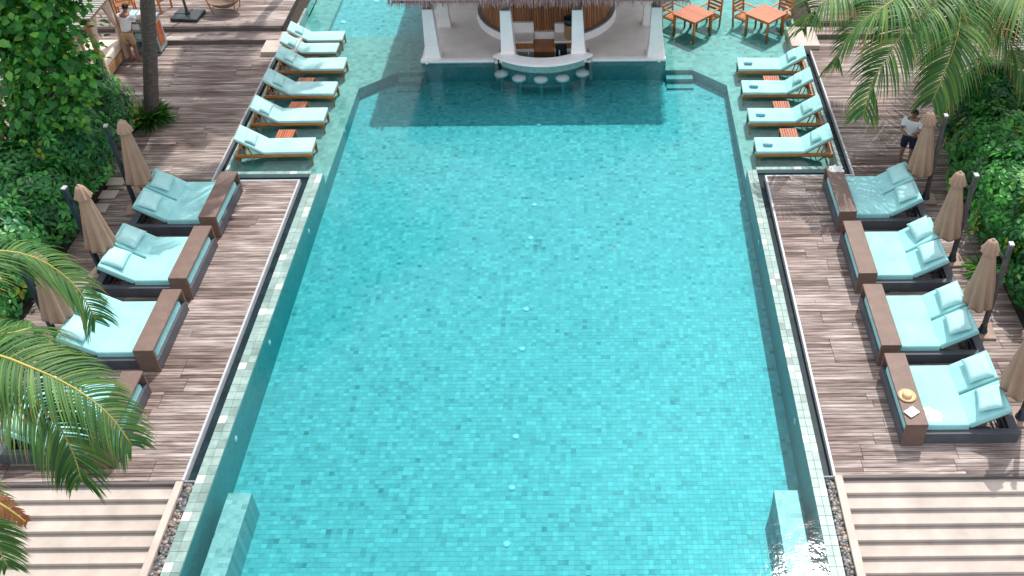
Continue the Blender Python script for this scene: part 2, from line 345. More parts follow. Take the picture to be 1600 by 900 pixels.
def leaves(name, pos, d, n, size, ratio, tint, mat, parent, fold=0.12, droop=0.25):
    """many folded leaf blades: base, sides, midrib point, tip"""
    d = nrm(d); s = nrm(np.cross(d, n)); n = nrm(np.cross(s, d)); L = size[:, None]; W = L * ratio
    b = pos; m = pos + d * L * 0.5 - n * L * fold * 0.5; l = pos + d * L * 0.42 + s * W / 2; r = pos + d * L * 0.42 - s * W / 2
    l2 = pos + d * L * 0.75 + s * W * 0.33 - n * L * droop * 0.4; r2 = pos + d * L * 0.75 - s * W * 0.33 - n * L * droop * 0.4
    tip = pos + d * L - n * L * droop
    V = np.stack([b, l, l2, tip, r2, r, m], 1).reshape(-1, 3); k = np.arange(len(pos))[:, None, None] * 7
    Fq = (np.array([[0, 1, 6], [1, 2, 6], [2, 3, 6], [3, 4, 6], [4, 5, 6], [5, 0, 6]])[None] + k).reshape(-1, 3)
    o = link(name, npmesh(name, V, Fq, mat, np.repeat(tint, 7, 0)), parent); tag(o, kind='stuff'); return o

# ------------------------------------------------------------------ ground and pool basin
XL, XR, YN, YB = -6.92, 3.70, 3.0, 26.3          # deep pool: left and right inner faces, near end, bar front
ZF, ZW, ZS = -0.98, -0.05, -0.34                 # deep floor, water level, shallow floor
OL, OR, YS = -9.35, 6.03, 20.65                  # outer faces of the lounger shelves and their near edge
g = MB(); g.box(-400, 400, -300, 500, -1.80, -1.72); o = g.build('ground', 'soil'); tag(o, kind='structure')
deep = [(XL, YN), (XR, YN), (XR, 25.4), (2.8, YB), (-5.95, YB), (XL, 25.4)]
def zf(y): return ZF + max(0.0, min(1.0, (y - 11.5) / 14.8)) * 0.34     # the floor rises towards the bar
pf = MB(); ys_ = [YN, 11.5, 25.4, YB]; xs_ = [(XL, XR), (XL, XR), (XL, XR), (-5.95, 2.8)]
pf.add([(x, y, zf(y) - .004) for y, xx in zip(ys_, xs_) for x in xx] + [(x, y, -1.4) for y, xx in zip(ys_, xs_) for x in xx],
       [(2 * i, 2 * i + 1, 2 * i + 3, 2 * i + 2) for i in range(3)] + [(8 + 2 * i, 10 + 2 * i, 11 + 2 * i, 9 + 2 * i) for i in range(3)] + [(0, 8, 9, 1), (6, 7, 15, 14)] + [(2 * i, 2 * i + 2, 2 * i + 10, 2 * i + 8) for i in range(3)] + [(2 * i + 1, 2 * i + 9, 2 * i + 11, 2 * i + 3) for i in range(3)])
pf = pf.build('pool_floor', 'tile_grout'); tag(pf, kind='structure')
def inside(x, y):
    if not (XL < x < XR and YN < y < YB): return False
    return (y - 25.4) < 0.9 + 0.0 if False else not ((y > 25.4) and ((x < XL + (y - 25.4) * 1.08) or (x > XR - (y - 25.4))))
T = 0.1; hw = T / 2 - 0.0022
cells = [(ix, iy) for iy in range(int(8.6 / T), int(YB / T)) for ix in range(int(XL / T) - 1, int(XR / T) + 1)
         if inside(ix * T + T / 2, iy * T + T / 2) and ix * T > XL - 0.06 and ix * T + T < XR + 0.06]
near = [c for c in cells if 9.0 <= c[1] * T][:300]; nearset = set(near)
tm = MB().box(-hw, hw, -hw, hw, -0.004, 0).mesh('tile', MAT['tile'])
for ix, iy in near: link('tile', tm, pf, (ix * T + T / 2, iy * T + T / 2, ZF))
cc = np.array([c for c in cells if c not in nearset], float) * T + T / 2
q = np.array([[-hw, -hw], [hw, -hw], [hw, hw], [-hw, hw]])
V = np.zeros((len(cc), 4, 3)); V[:, :, :2] = cc[:, None] + q; V[:, :, 2] = (ZF + np.clip((V[:, :, 1] - 11.5) / 14.8, 0, 1) * 0.34) + RNG.uniform(-0.0015, 0.0015, (len(cc), 1))
tag(link('tiles', npmesh('tiles', V.reshape(-1, 3), np.arange(len(cc) * 4).reshape(-1, 4), MAT['tile']), pf), kind='stuff')
# walls of the deep pool (inner faces), as thick solids
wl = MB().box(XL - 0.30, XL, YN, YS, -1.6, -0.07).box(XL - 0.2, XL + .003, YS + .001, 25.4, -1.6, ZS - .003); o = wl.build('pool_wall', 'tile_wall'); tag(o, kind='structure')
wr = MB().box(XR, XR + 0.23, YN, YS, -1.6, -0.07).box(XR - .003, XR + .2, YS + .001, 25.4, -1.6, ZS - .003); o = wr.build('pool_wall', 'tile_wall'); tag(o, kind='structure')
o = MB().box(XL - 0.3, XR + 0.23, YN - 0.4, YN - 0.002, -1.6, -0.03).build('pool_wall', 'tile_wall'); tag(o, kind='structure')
# coping stones, two rows each side
def coping(x0, x1, y0, y1, name='pool_coping'):
    base = MB().box(x0 + .003, x1 - .003, y0, y1, -0.16, -0.044).build(name, 'tile_grout'); tag(base, kind='structure')
    nx = 2 if x1 - x0 < 0.5 else 3; wx = (x1 - x0) / nx; ly = 0.2; ny = int((y1 - y0) / ly); ly = (y1 - y0) / ny
    me = MB().box(-wx / 2 + .002, wx / 2 - .002, -ly / 2 + .0025, ly / 2 - .0025, -0.012, 0).mesh('coping_tile', MAT['coping'], bevel=0.002, seg=1)
    for j in range(ny):
        for i in range(nx): link('coping_tile', me, base, (x0 + wx * (i + .5), y0 + ly * (j + .5), -0.03 + random.uniform(-.0015, .0015)))
coping(XL - 0.31, XL, 8.0, YS); coping(XR, XR + 0.24, 8.0, YS)
# shallow shelves: left, right and behind
def shelf(poly, z, mat='tile_shallow', name='pool_shelf'):
    tag(MB().prism(poly, -1.6, z).build(name, mat), kind='structure')
shelf([(OL, YS), (XL, YS), (XL, 25.4), (-5.95, YB), (-5.95, 28.6), (OL, 28.6)], ZS)
shelf([(XR, YS), (OR, YS), (OR, 38), (-5.2, 38), (-5.2, YB + .002), (2.8, YB + .002), (XR, 25.4)], ZS - 0.002)
shelf([(-8.55, 28.602), (-5.202, 28.602), (-5.202, 38), (-8.55, 38)], -0.50, 'tile', 'pool_shelf')
shelf([(OL, 28.602), (-8.552, 28.602), (-8.552, 38), (OL, 38)], ZS - 0.03)
shelf([(-5.948, YB + .002), (-5.202, YB + .002), (-5.202, 28.6), (-5.948, 28.6)], ZS - 0.001)
for a, b, nx_, ny_ in (((XL, 25.4), (-5.95, YB), 1.0, -1.08), ((2.8, YB), (XR, 25.4), -1.0, -1.0)):
    e = Vector((nx_, ny_)).normalized() * .012
    tag(MB().prism([a, b, (b[0] + e.x, b[1] + e.y), (a[0] + e.x, a[1] + e.y)], -1.3, ZS - .004).build('pool_wall', 'tile_front'), kind='structure')
# pale rims that hold the shelf water
def rim(x0, x1, y0, y1, n, along, name='shelf_rim'):
    base = MB().box(x0, x1, y0, y1, -0.5, -0.046).build(name, 'tile_grout'); tag(base, kind='structure')
    L = ((x1 - x0) if along == 'x' else (y1 - y0)) / n
    wx, wy = (L, y1 - y0) if along == 'x' else (x1 - x0, L)
    me = MB().box(-wx / 2 + .003, wx / 2 - .003, -wy / 2 + .003, wy / 2 - .003, -0.01, 0).mesh('rim_tile', MAT['coping'])
    for i in range(n):
        c = ((x0 + L * (i + .5), (y0 + y1) / 2) if along == 'x' else ((x0 + x1) / 2, y0 + L * (i + .5)))
        link('rim_tile', me, base, (*c, -0.036))
rim(OL, XL - 0.312, YS, YS + 0.12, 12, 'x'); rim(XR + 0.242, OR, YS, YS + 0.12, 11, 'x')
rim(OL - 0.08, OL, YS, 30.0, 45, 'y'); rim(OR, OR + 0.08, YS, 30.0, 45, 'y')
# underwater steps beside the bar and the long benches near the front
for x0, x1 in ((-5.9, -5.22), (2.0, 2.78)):
    for i in range(3):
        tag(MB().box(x0, x1, YB - 0.30 * (i + 1), YB - 0.30 * i - .002, -1.0, ZS - 0.13 * (i + 1)).build('pool_step', 'tile_ledge'), kind='structure')
tag(MB().box(XL + 0.20, XL + 0.62, YN + .01, 11.05, -1.2, -0.36).build('pool_bench', 'tile'), kind='structure')
tag(MB().box(XR - 0.62, XR - 0.20, YN + .01, 11.0, -1.2, -0.36).build('pool_bench', 'tile'), kind='structure')
# the water: one closed body
wp = [(XL, YN), (XR, YN), (XR, YS + .06), (OR + .02, YS + .06), (OR + .02, 37.9), (OL - .02, 37.9), (OL - .02, YS + .06), (XL, YS + .06)]
wp = [(x + (-.005 if x < -1 else .005), y) for x, y in wp]
o = MB().prism(wp, -1.5, ZW).build('water', 'water'); tag(o, kind='structure')
# dark overflow channels
for nm, b in (('L', (-7.46, XL - 0.312, 11.06, 20.64)), ('R', (XR + 0.242, 4.15, 11.04, 20.64)), ('LN', (OL - .3, XL - 0.312, 20.30, YS - .002)), ('RN', (XR + 0.242, 6.31, 20.30, YS - .002)),
              ('LO', (-9.60, OL - .082, YS, 27.0)), ('RO', (OR + .082, 6.31, YS, 27.0))):
    zz = {'L': -.14, 'R': -.142, 'LN': -.144, 'RN': -.146, 'LO': -.148, 'RO': -.15}[nm]
    tag(MB().box(b[0], b[1], b[2], b[3], -0.5, zz).build('overflow_channel', 'channel'), kind='structure')

# ------------------------------------------------------------------ decks of single planks
unit = MB().box(-.5, .5, -.5, .5, -1, 0).mesh('plank', MAT['plank'])
def deck(regs, z=0.0, name='wooden_deck', pitch=0.09, avg=2.0):
    base = None; out = []
    for k, (x0, x1, y0, y1) in enumerate(regs):
        b = MB().box(x0 + .002, x1 - .002, y0 + .002, y1 - .002, z - 0.22, z - 0.028).build(name, 'deck_base'); tag(b, kind='structure')
        rows = int(round((y1 - y0) / pitch)); p = (y1 - y0) / rows; j = 0; pl = []
        while j < rows:
            grp = random.choice((1, 2, 3, 4, 5)); x = x0; cuts = []
            x += random.uniform(0.4, avg * 1.2)
            while x < x1 - 0.5: cuts.append(x); x += random.uniform(avg * 0.7, avg * 1.4)
            ends = [x0] + cuts + [x1]
            for jj in range(j, min(rows, j + grp)):
                for a, c in zip(ends[:-1], ends[1:]): pl.append(((a + c) / 2, y0 + (jj + .5) * p, c - a - .009, p - .0105))
            j += grp
        pl.sort(key=lambda q: q[1])
        for cx, cy, sx, sy in pl[:300]:
            o = link('plank', unit, b, (cx, cy, z + random.uniform(-.002, .002))); o.scale = (sx, sy, 0.026)
        if len(pl) > 300:
            m = MB()
            for cx, cy, sx, sy in pl[300:]: m.box(cx - sx / 2, cx + sx / 2, cy - sy / 2, cy + sy / 2, z - .026, z + random.uniform(-.002, .002))
            tag(m.build('planks', 'plank', b), kind='stuff')
deck([(-12.1, -7.46, 11.06, 20.30)]); deck([(4.15, 8.7, 11.03, 20.30)])
deck([(-16.8, -9.62, 20.305, 27.5)], avg=2.4); deck([(6.33, 12.2, 20.305, 27.5)])
deck([(-17.5, -9.62, 28.1, 33.0)], z=0.30, avg=2.6); deck([(6.6, 13.5, 28.1, 33.0)], z=0.30, avg=2.6)
for x0, x1 in ((-17, -9.66), (6.6, 13)):                      # one step up between the two deck levels
    s_ = MB().box(x0, x1, 27.502, 28.098, -0.2, 0.12).build('deck_step', 'deck_dark'); tag(s_, kind='structure')
    for i in range(6):
        o = link('plank', unit, s_, ((x0 + x1) / 2, 27.56 + i * .092, 0.148)); o.scale = (x1 - x0 + .02, .086, 0.027)
    tag(MB().box(x0, x1, 28.06, 28.098, 0.15, 0.27).build('deck_fascia', 'deck_dark'), kind='structure')
def strip(name, mat, *b): return tag(MB().box(*b).build(name, mat), kind='structure')
for b in ((-7.46, -7.415, 11.06, 20.345), (4.105, 4.15, 11.03, 20.345)): strip('deck_trim', 'trim', *b, -0.13, 0.006)
for b in ((-9.62, -7.461, 20.302, 20.347), (4.151, 6.33, 20.302, 20.347)): strip('deck_trim', 'trim', *b, -0.13, 0.005)
for b in ((-9.62, -9.575, 20.35, 27.0), (6.285, 6.33, 20.35, 27.0)): strip('deck_trim', 'trim', *b, -0.13, 0.006)
# cream pads at the shelf ends
strip('stone_pad', 'limestone', -10.0, -8.95, 26.75, 28.06, -0.3, 0.13); strip('stone_pad', 'limestone', 5.75, 6.58, 26.85, 28.06, -0.3, 0.13)

# ------------------------------------------------------------------ front stairs, stringers, pebbles
def stairs(x0, x1, sx0, sx1):
    st = thing('stone_steps', 'cream stone steps ' + ('partly under hanging palm fronds below the deck' if x0 < 0 else 'below the deck with the straw hat daybed'), 'steps', ((x0 + x1) / 2, 11.0, -1.7))
    st.location = (0, 0, 0)
    MB().box(x0, x1, 10.99, 11.05, -0.13, -0.001).build('fascia_board', 'deck_dark', st)
    run, rise = 0.266, 0.088
    for k in range(9):
        y1 = 11.0 - run * k
        MB().box(x0, x1, y1 - run - .010, y1 - .002 if k else 11.048, -rise * (k + 1) - 0.06, -rise * (k + 1)).build('step', 'limestone', st, bevel=0.006, seg=1)
        MB().box(x0 + .01, x1 - .01, y1 - run, y1 - .01, -1.7, -rise * (k + 1) - 0.061).build('riser', 'limestone', st)
    tag(MB().box(sx0, sx1, 7.0, 11.05, -1.7, 0.0).build('stringer_wall', 'limestone', bevel=0.006, seg=1), 'low cream stringer wall between pebbles and steps on the ' + ('palm frond side' if x0 < 0 else 'straw hat side'), 'wall')
stairs(-13.5, -7.562, -7.56, -7.43); stairs(4.262, 10.5, 4.12, 4.26)
def pebbles(x0, x1, y0, y1, n):
    bm = bmesh.new(); bmesh.ops.create_icosphere(bm, subdivisions=2, radius=1); bv = np.array([v.co[:] for v in bm.verts]); bf = np.array([[v.index for v in f.verts] for f in bm.faces]); bm.free()
    Vs, Fs, Ts = [], [], []
    pal = np.array([(0.055, 0.06, 0.065), (0.09, 0.095, 0.10), (0.13, 0.13, 0.13), (0.04, 0.045, 0.05), (0.22, 0.19, 0.165), (0.28, 0.20, 0.15), (0.12, 0.10, 0.09)])
    for i in range(n):
        r = RNG.uniform(0.022, 0.05); sc = np.array([r * RNG.uniform(.9, 1.4), r, r * RNG.uniform(.45, .7)])
        a = RNG.uniform(0, 6.28); ca, sa = math.cos(a), math.sin(a); k = RNG.normal(0, .09, 3)
        v = bv * sc * (1 + (bv @ k)[:, None]); v = np.stack([v[:, 0] * ca - v[:, 1] * sa, v[:, 0] * sa + v[:, 1] * ca, v[:, 2]], 1)
        lay = i % 3
        v += (RNG.uniform(x0 + .03, x1 - .03), RNG.uniform(y0, y1), -0.10 + lay * 0.022)
        Fs.append(bf + len(bv) * i); Vs.append(v); Ts.append(np.repeat((pal[RNG.integers(len(pal))] * RNG.uniform(.8, 1.3))[None], len(bv), 0))
    o = link('pebbles', npmesh('pebbles', np.concatenate(Vs), np.concatenate(Fs), MAT['pebble'], np.concatenate(Ts), True))
    tag(o, 'dark rounded river pebbles packed along the pool edge', 'pebbles', kind='stuff')
    tag(MB().box(x0, x1, y0 - .05, y1, -0.6, -0.12).build('pebble_bed', 'soil'), kind='structure')
pebbles(-7.43, XL - 0.312, 8.3, 11.05, 620); pebbles(XR + 0.242, 4.12, 8.3, 11.03, 560)
strip('channel_end', 'trim', -7.46, XL - .312, 11.05, 11.062, -.2, -.01); strip('channel_end', 'trim', XR + .242, 4.15, 11.028, 11.04, -.2, -.01)

# ------------------------------------------------------------------ double daybeds
def pillow_mesh(L, W, hgt, mat, n=10, pinch=0.06):
    vs, fs = [], []
    for sgn in (1, -1):
        for i in range(n + 1):
            for j in range(n + 1):
                u, v = 2 * i / n - 1, 2 * j / n - 1
                e = max(0, (1 - u ** 4)) ** .5 * max(0, (1 - v ** 4)) ** .5
                k = 1 - pinch * (1 - abs(v)) * 0 - pinch * ((1 - v * v) * (abs(u) ** 6)) ; k2 = 1 - pinch * ((1 - u * u) * (abs(v) ** 6))
                vs.append((u * L / 2 * k, v * W / 2 * k2, sgn * (hgt / 2 * e + 0.004)))
    N = (n + 1) ** 2
    for s_ in (0, 1):
        for i in range(n):
            for j in range(n):
                a = s_ * N + i * (n + 1) + j; fc = (a, a + n + 1, a + n + 2, a + 1); fs.append(fc if s_ == 0 else fc[::-1])
    ring = [i * (n + 1) for i in range(n)] + [n * (n + 1) + j for j in range(n)] + [i * (n + 1) + n for i in range(n, 0, -1)] + [j for j in range(n, 0, -1)]
    for a, b in zip(ring, ring[1:] + ring[:1]): fs.append((a, b, b + N, a + N))
    m = MB().add(vs, fs); return m.mesh('pillow', mat, smooth=True)
def cushion_bm(m, x0, x1, y0, y1, z0, z1, M=None): m.box(x0, x1, y0, y1, z0, z1, M); return m
BL, BW = 2.14, 1.72
def make_daybed():
    t = thing('double_daybed', 'x', 'daybed')
    fw, fh = 0.13, 0.27
    f = MB(); f.box(0, BL, 0, fw, 0.02, fh); f.box(0, BL, BW - fw, BW, 0.02, fh); f.box(0, fw, fw + .001, BW - fw - .001, 0.02, fh - .002); f.box(BL - 0.17, BL, fw + .001, BW - fw - .001, 0.02, fh - .002)
    fr = f.build('frame', 'wicker_grey', t, bevel=0.012)
    MB().box(fw, 1.24, fw + .002, BW - fw - .002, 0.16, 0.235).build('bed_board', 'wicker_grey', t)
    for bb in ((BL - 0.215, BL - 0.185, fw, BW - fw, 0.17, 0.20), (BL - 0.30, BL - 0.275, fw, BW - fw, 0.09, 0.115)): MB().box(*bb).build('crossbar', 'dark_metal', t)
    mt = MB().box(0.05, 1.24, 0.10, BW - 0.10, 0.245, 0.40).build('mattress', 'aqua', t, smooth=True, bevel=0.045, seg=4)
    for s_ in (0, 1):
        y0 = 0.10 + s_ * (BW / 2 - 0.10) + .008; y1 = y0 + BW / 2 - 0.10 - .016; y0 += .018 * s_; y1 -= .018 * (1 - s_)
        ang = R(33); M = Matrix.Translation((1.25, 0, 0.245)) @ Matrix.Rotation(-ang, 4, 'Y')
        bk = MB().box(0.03, 0.82, y0, y1, 0.02, 0.15, M).build('backrest', 'aqua', t, smooth=True, bevel=0.042, seg=4)
        MB().box(0.02, 0.80, y0 + .04, y1 - .04, -0.03, 0.018, M).build('backrest_panel', 'wicker_grey', bk)
        for yy, x_, xe, ze in ((y0 + .12, .55, 1.88, .10), (y1 - .12, .55, 1.88, .10), (y0 + .15, .36, 1.80, .05)): MB().bar(M @ Vector((x_, yy, -.03)), (xe, yy, ze), .016).build('support_strut', 'dark_metal', bk)
        p = link('pillow', PIL, t); p.matrix_local = M @ Matrix.Translation((0.56, (y0 + y1) / 2 + .01, 0.195)) @ Matrix.Rotation(R(-4 if s_ else 3), 4, 'Z') @ Matrix.Rotation(R(6), 4, 'Y')
    bx0, bx1, z = 0.0, 0.40, 0.585
    br = MB(); br.box(bx0, bx1, -0.05, BW + 0.05, z - 0.045, z); bo = br.build('bridge_table', 'wicker_brown', t, bevel=0.006, seg=1)
    for y0 in (-0.05, BW + 0.01): MB().box(bx0 + .002, bx1 - .002, y0 + .001, y0 + 0.039, 0.0, z - 0.046).build('bridge_leg', 'wicker_brown', bo)
    return t
PIL = pillow_mesh(0.46, 0.60, 0.15, MAT['aqua_pillow'])
proto = make_daybed()
G = 'double daybeds along the two sides of the pool'
beds = [
 (5.44, 18.09, 0, 'aqua double daybed with a crumpled white heap on its brown bridge table'),
 (5.44, 15.93, 0, 'aqua double daybed between the white-heap daybed and the third from the person, by the hedge'),
 (5.44, 13.77, 0, 'aqua double daybed next to the one with the straw hat'),
 (5.44, 11.74, 0, 'aqua double daybed with straw hat and open book on its bridge table'),
 (-8.70, 19.82, PI, 'aqua double daybed nearest the loungers that stand in the water, opposite side from the hat'),
 (-8.70, 17.68, PI, 'aqua double daybed across the pool from the hat, second after the lounger shelf'),
 (-8.70, 15.52, PI, 'aqua double daybed with a palm frond tip hanging over its backrests'),
 (-8.70, 13.16, PI, 'aqua double daybed mostly hidden under drooping palm fronds')]
for i, (x, y, rz, lb) in enumerate(beds):
    o = proto if i == 0 else dup(proto)
    o.location = (x, y, 0.003); o.rotation_euler = (0, 0, rz + random.uniform(-.006, .006)); tag(o, lb, 'daybed', G)
    for ch in o.children:
        if ch.name.startswith('pillow'): ch.rotation_euler.z += random.uniform(-.16, .16); ch.location.y += random.uniform(-.05, .05); ch.location.x += random.uniform(-.02, .02)

# things lying on the daybeds
def hat(x, y, z):
    h = thing('straw_hat', 'round natural straw sun hat lying on the brown bridge table', 'hat', (x, y, z))
    MB().lathe([(0.0, 0.004), (0.10, 0.004), (0.165, 0.012), (0.17, 0.017), (0.10, 0.012), (0.09, 0.013)], 28).build('brim', 'straw', h, True)
    MB().lathe([(0.092, 0.012), (0.088, 0.06), (0.075, 0.085), (0.04, 0.092), (0.0, 0.086)], 24).build('crown', 'straw', h, True)
    MB().lathe([(0.0935, 0.014), (0.0925, 0.035), (0.0895, 0.035)], 24).build('hat_band', simple('hat_band_tan', (0.42, 0.24, 0.12), 0.7), h, True)
p = px(1417, 619, .59); hat(p.x, p.y, 0.592)
def book(x, y, z, rz):
    b = thing('open_book', 'white open book lying face down beside the straw hat', 'book', (x, y, z), rz)
    for s_ in (-1, 1):
        MB().box(0, 0.12 * s_, -.09, .09, 0.0, 0.012, Matrix.Rotation(R(-6) * s_, 4, 'Y') @ Matrix.Translation((0, 0, .012))).build('page_block', 'paper', b, bevel=.003, seg=1)
    return b
p = px(1424, 645, .59); book(p.x, p.y, 0.590, R(35))
def heap(name, label, cat, x, y, z, sx, sy, hgt, mat, seed=1, rz=0, group=None):
    rr = random.Random(seed); n = 14; vs, fs = [], []
    ph = [rr.uniform(0, 6) for _ in range(6)]
    for i in range(n + 1):
        for j in range(n + 1):
            u, v = i / n - .5, j / n - .5
            zz = hgt * (0.35 + 0.25 * math.sin(9 * u + ph[0] + 4 * v) + 0.22 * math.sin(13 * v + ph[1] - 6 * u) + .18 * math.sin(17 * u + 11 * v + ph[2]))
            r_ = 1 + .12 * math.sin(5 * math.atan2(v, u) + ph[3]); zz *= max(0, 1 - (4 * (u * u + v * v)) ** 2 * .9)
            vs.append((u * sx * r_, v * sy * r_, max(zz, 0) + .008))
    N = len(vs); vs += [(a, b, 0.002) for a, b, c in vs]
    for i in range(n):
        for j in range(n):
            a = i * (n + 1) + j; fs.append((a, a + n + 1, a + n + 2, a + 1)); fs.append((a + N, a + N + 1, a + N + n + 2, a + N + n + 1))
    ring = [i * (n + 1) for i in range(n)] + [n * (n + 1) + j for j in range(n)] + [i * (n + 1) + n for i in range(n, 0, -1)] + [j for j in range(n, 0, -1)]
    for a, b in zip(ring, ring[1:] + ring[:1]): fs.append((b, a, a + N, b + N))
    o = MB().add(vs, fs).build(name, mat, None, True, loc=(x, y, z)); o.rotation_euler.z = rz
    return tag(o, label, cat, group)
p = px(1457, 648, .40); heap('towel', 'rumpled white patterned towel on the mattress beside the bridge table', 'towel', p.x, p.y, 0.392, .34, .42, .05, 'towel_white', 3, .4)
heap('heap', 'crumpled white heap lying on the far end of a bridge table', 'heap', 5.66, 19.72, 0.588, .34, .24, .11, 'towel_white', 8)  # crumpled shape added for a white spot, not a known object

# ------------------------------------------------------------------ teak loungers in the shallow water
LL, LW = 1.95, 0.66
def make_lounger(pale):
    fab = 'aqua_pale' if pale else 'aqua_mid'
    t = thing('pool_lounger', 'x', 'lounger')           # local x: foot 0 -> head LL
    zr = 0.355
    for y in (0.0, LW - .045):
        f = MB(); n = 14
        prof = []
        pts = [(0.0, 0.0), (0.05, 0.0), (0.08, 0.19), (0.16, 0.245), (0.26, 0.262), (LL - .24, 0.262), (LL - .14, 0.245), (LL - .08, 0.18), (LL - .05, 0.0), (LL, 0.0), (LL, zr), (0.0, zr)]
        k = len(pts); vs = [(a, y, b) for a, b in pts] + [(a, y + .045, b) for a, b in pts]
        f.add(vs, [tuple(range(k)), tuple(range(2 * k - 1, k - 1, -1))] + [(i, k + i, k + (i + 1) % k, (i + 1) % k) for i in range(k)])
        f.build('side_rail', 'teak', t)
    c = MB(); c.box(0.0, .04, .047, LW - .047, .27, zr - .003); c.build('crossbar', 'teak', t); MB().box(LL - .05, LL - .01, .047, LW - .047, .27, zr - .01).build('crossbar', 'teak', t)
    for i in range(12): MB().box(0.06 + i * .1, 0.13 + i * .1, .047, LW - .047, zr - .03, zr - .008).build('slat', 'teak', t)
    MB().box(-0.015, 1.22, -0.01, LW + .01, zr, zr + 0.08).build('mattress', fab, t, smooth=True, bevel=0.03, seg=3)
    ang = R(34); M = Matrix.Translation((1.225, 0, zr + .005)) @ Matrix.Rotation(-ang, 4, 'Y')
    bk = MB().box(0.0, 0.80, -0.01, LW + .01, 0.0, 0.08, M).build('backrest', fab, t, smooth=True, bevel=0.03, seg=3)
    MB().box(0.0, 0.78, .03, LW - .03, -0.035, -0.002, M).build('backrest_frame', 'teak', bk)
    for y in (0.07, LW - .07):
        top = M @ Vector((0.62, y, -.03)); MB().bar(top, (LL - .06, y, zr - .02), .035).build('support_strut', 'teak', t); MB().bar(M @ Vector((0.45, y, -.03)), (LL - .42, y, zr - .05), .028).build('support_strut', 'teak', t); MB().bar((LL - .30, y + .03, zr - .06), top + Vector((0, .03, 0)), .024).build('support_strut', 'teak', t)
    p = link('pillow', PILS if not pale else PILP, t); p.matrix_local = M @ Matrix.Translation((0.42, LW / 2, 0.115))
    return t
PILS = pillow_mesh(0.28, 0.52, 0.10, MAT['aqua_mid']); PILP = pillow_mesh(0.28, 0.52, 0.09, MAT['aqua_pale'])
pa = make_lounger(True); pb = make_lounger(False)
GL = 'teak loungers standing in the shallow water'
near_y = {'l': [21.47, 22.97, 24.38, 25.80], 'r': [21.28, 22.74, 24.24, 25.56]}
ordl = ['first', 'second', 'third', 'fourth']
used = {0: False, 1: False}
def lounger(pro, x, y, rz, lb, sc=1.0):
    o = pro if not used[id(pro) == id(pb)] else dup(pro); used[id(pro) == id(pb)] = True
    o.location = (x, y, ZS); o.rotation_euler = (0, 0, rz + random.uniform(-.03, .03)); o.scale = (sc, sc, sc); tag(o, lb, 'lounger', GL); o.location.x += random.uniform(-.03, .03)
    for ch in o.children:
        if ch.name.startswith('pillow'): ch.rotation_euler.z += random.uniform(-.12, .12); ch.location.y += random.uniform(-.04, .04)
    return o
for i, y in enumerate(near_y['l']):
    lounger(pa, -7.38, y + LW, PI, f'pale aqua teak lounger without towel, {ordl[i]} of six counting from the daybeds')
for x, y, nme in ((-7.85, 26.95, 'fifth'), (-7.80, 27.72, 'sixth')):
    lounger(pa, x, y + .55, PI, f'pale teak lounger close by the stone pad, {nme} of six from the daybeds', 0.85)
for i, y in enumerate(near_y['r']):
    lounger(pb, 4.02, y, 0, f'aqua teak lounger with a folded towel, {ordl[i]} of four counting from the daybeds')
    tw = thing('folded_towel', f'folded towel with blue roll on the {ordl[i]} towel lounger from the daybeds', 'towel', (4.22, y + .30, ZS + .436), R(-6), 'folded towels on the loungers')
    MB().box(-.02, .24, -.02, .30, 0.0, .03).build('towel_fold', 'aqua_pale', tw, True, bevel=.012, seg=3)
    MB().tube([(0.0, -.05, .04), (.11, -.055, .043), (.22, -.05, .04)], [.036, .04, .036], 10).build('towel_roll', 'towel_blue', tw, True)
def make_table():
    t = thing('slatted_side_table', 'x', 'side table'); a, h = 0.46, 0.40
    for i in range(7): MB().box(i * .064, i * .064 + .05, 0, a, h - .022, h).build('slat', 'teak_red', t)
    f = MB(); f.box(0, a - .01, .0, .03, h - .07, h - .023); f.box(0, a - .01, a - .03, a, h - .07, h - .023); f.build('apron', 'teak', t)
    for x, y in ((0.0, 0.0), (a - .05, 0), (0, a - .05), (a - .05, a - .05)): MB().box(x + .003, x + .042, y + .003, y + .042, 0, h - .071).build('leg', 'teak', t)
    return t
tb = make_table(); first = True
for i, (x, y) in enumerate(((-8.24, 22.33), (-8.24, 23.76), (-8.32, 25.09), (4.97, 22.17), (4.98, 23.56), (4.90, 24.96))):
    o = tb if first else dup(tb); first = False
    side = 'towel-free' if i < 3 else 'towel-topped'
    o.location = (x - .22, y - .22, ZS); tag(o, f'small red teak slat table between the {ordl[i % 3]} and {ordl[i % 3 + 1]} {side} loungers', 'side table', 'slatted side tables between the loungers')

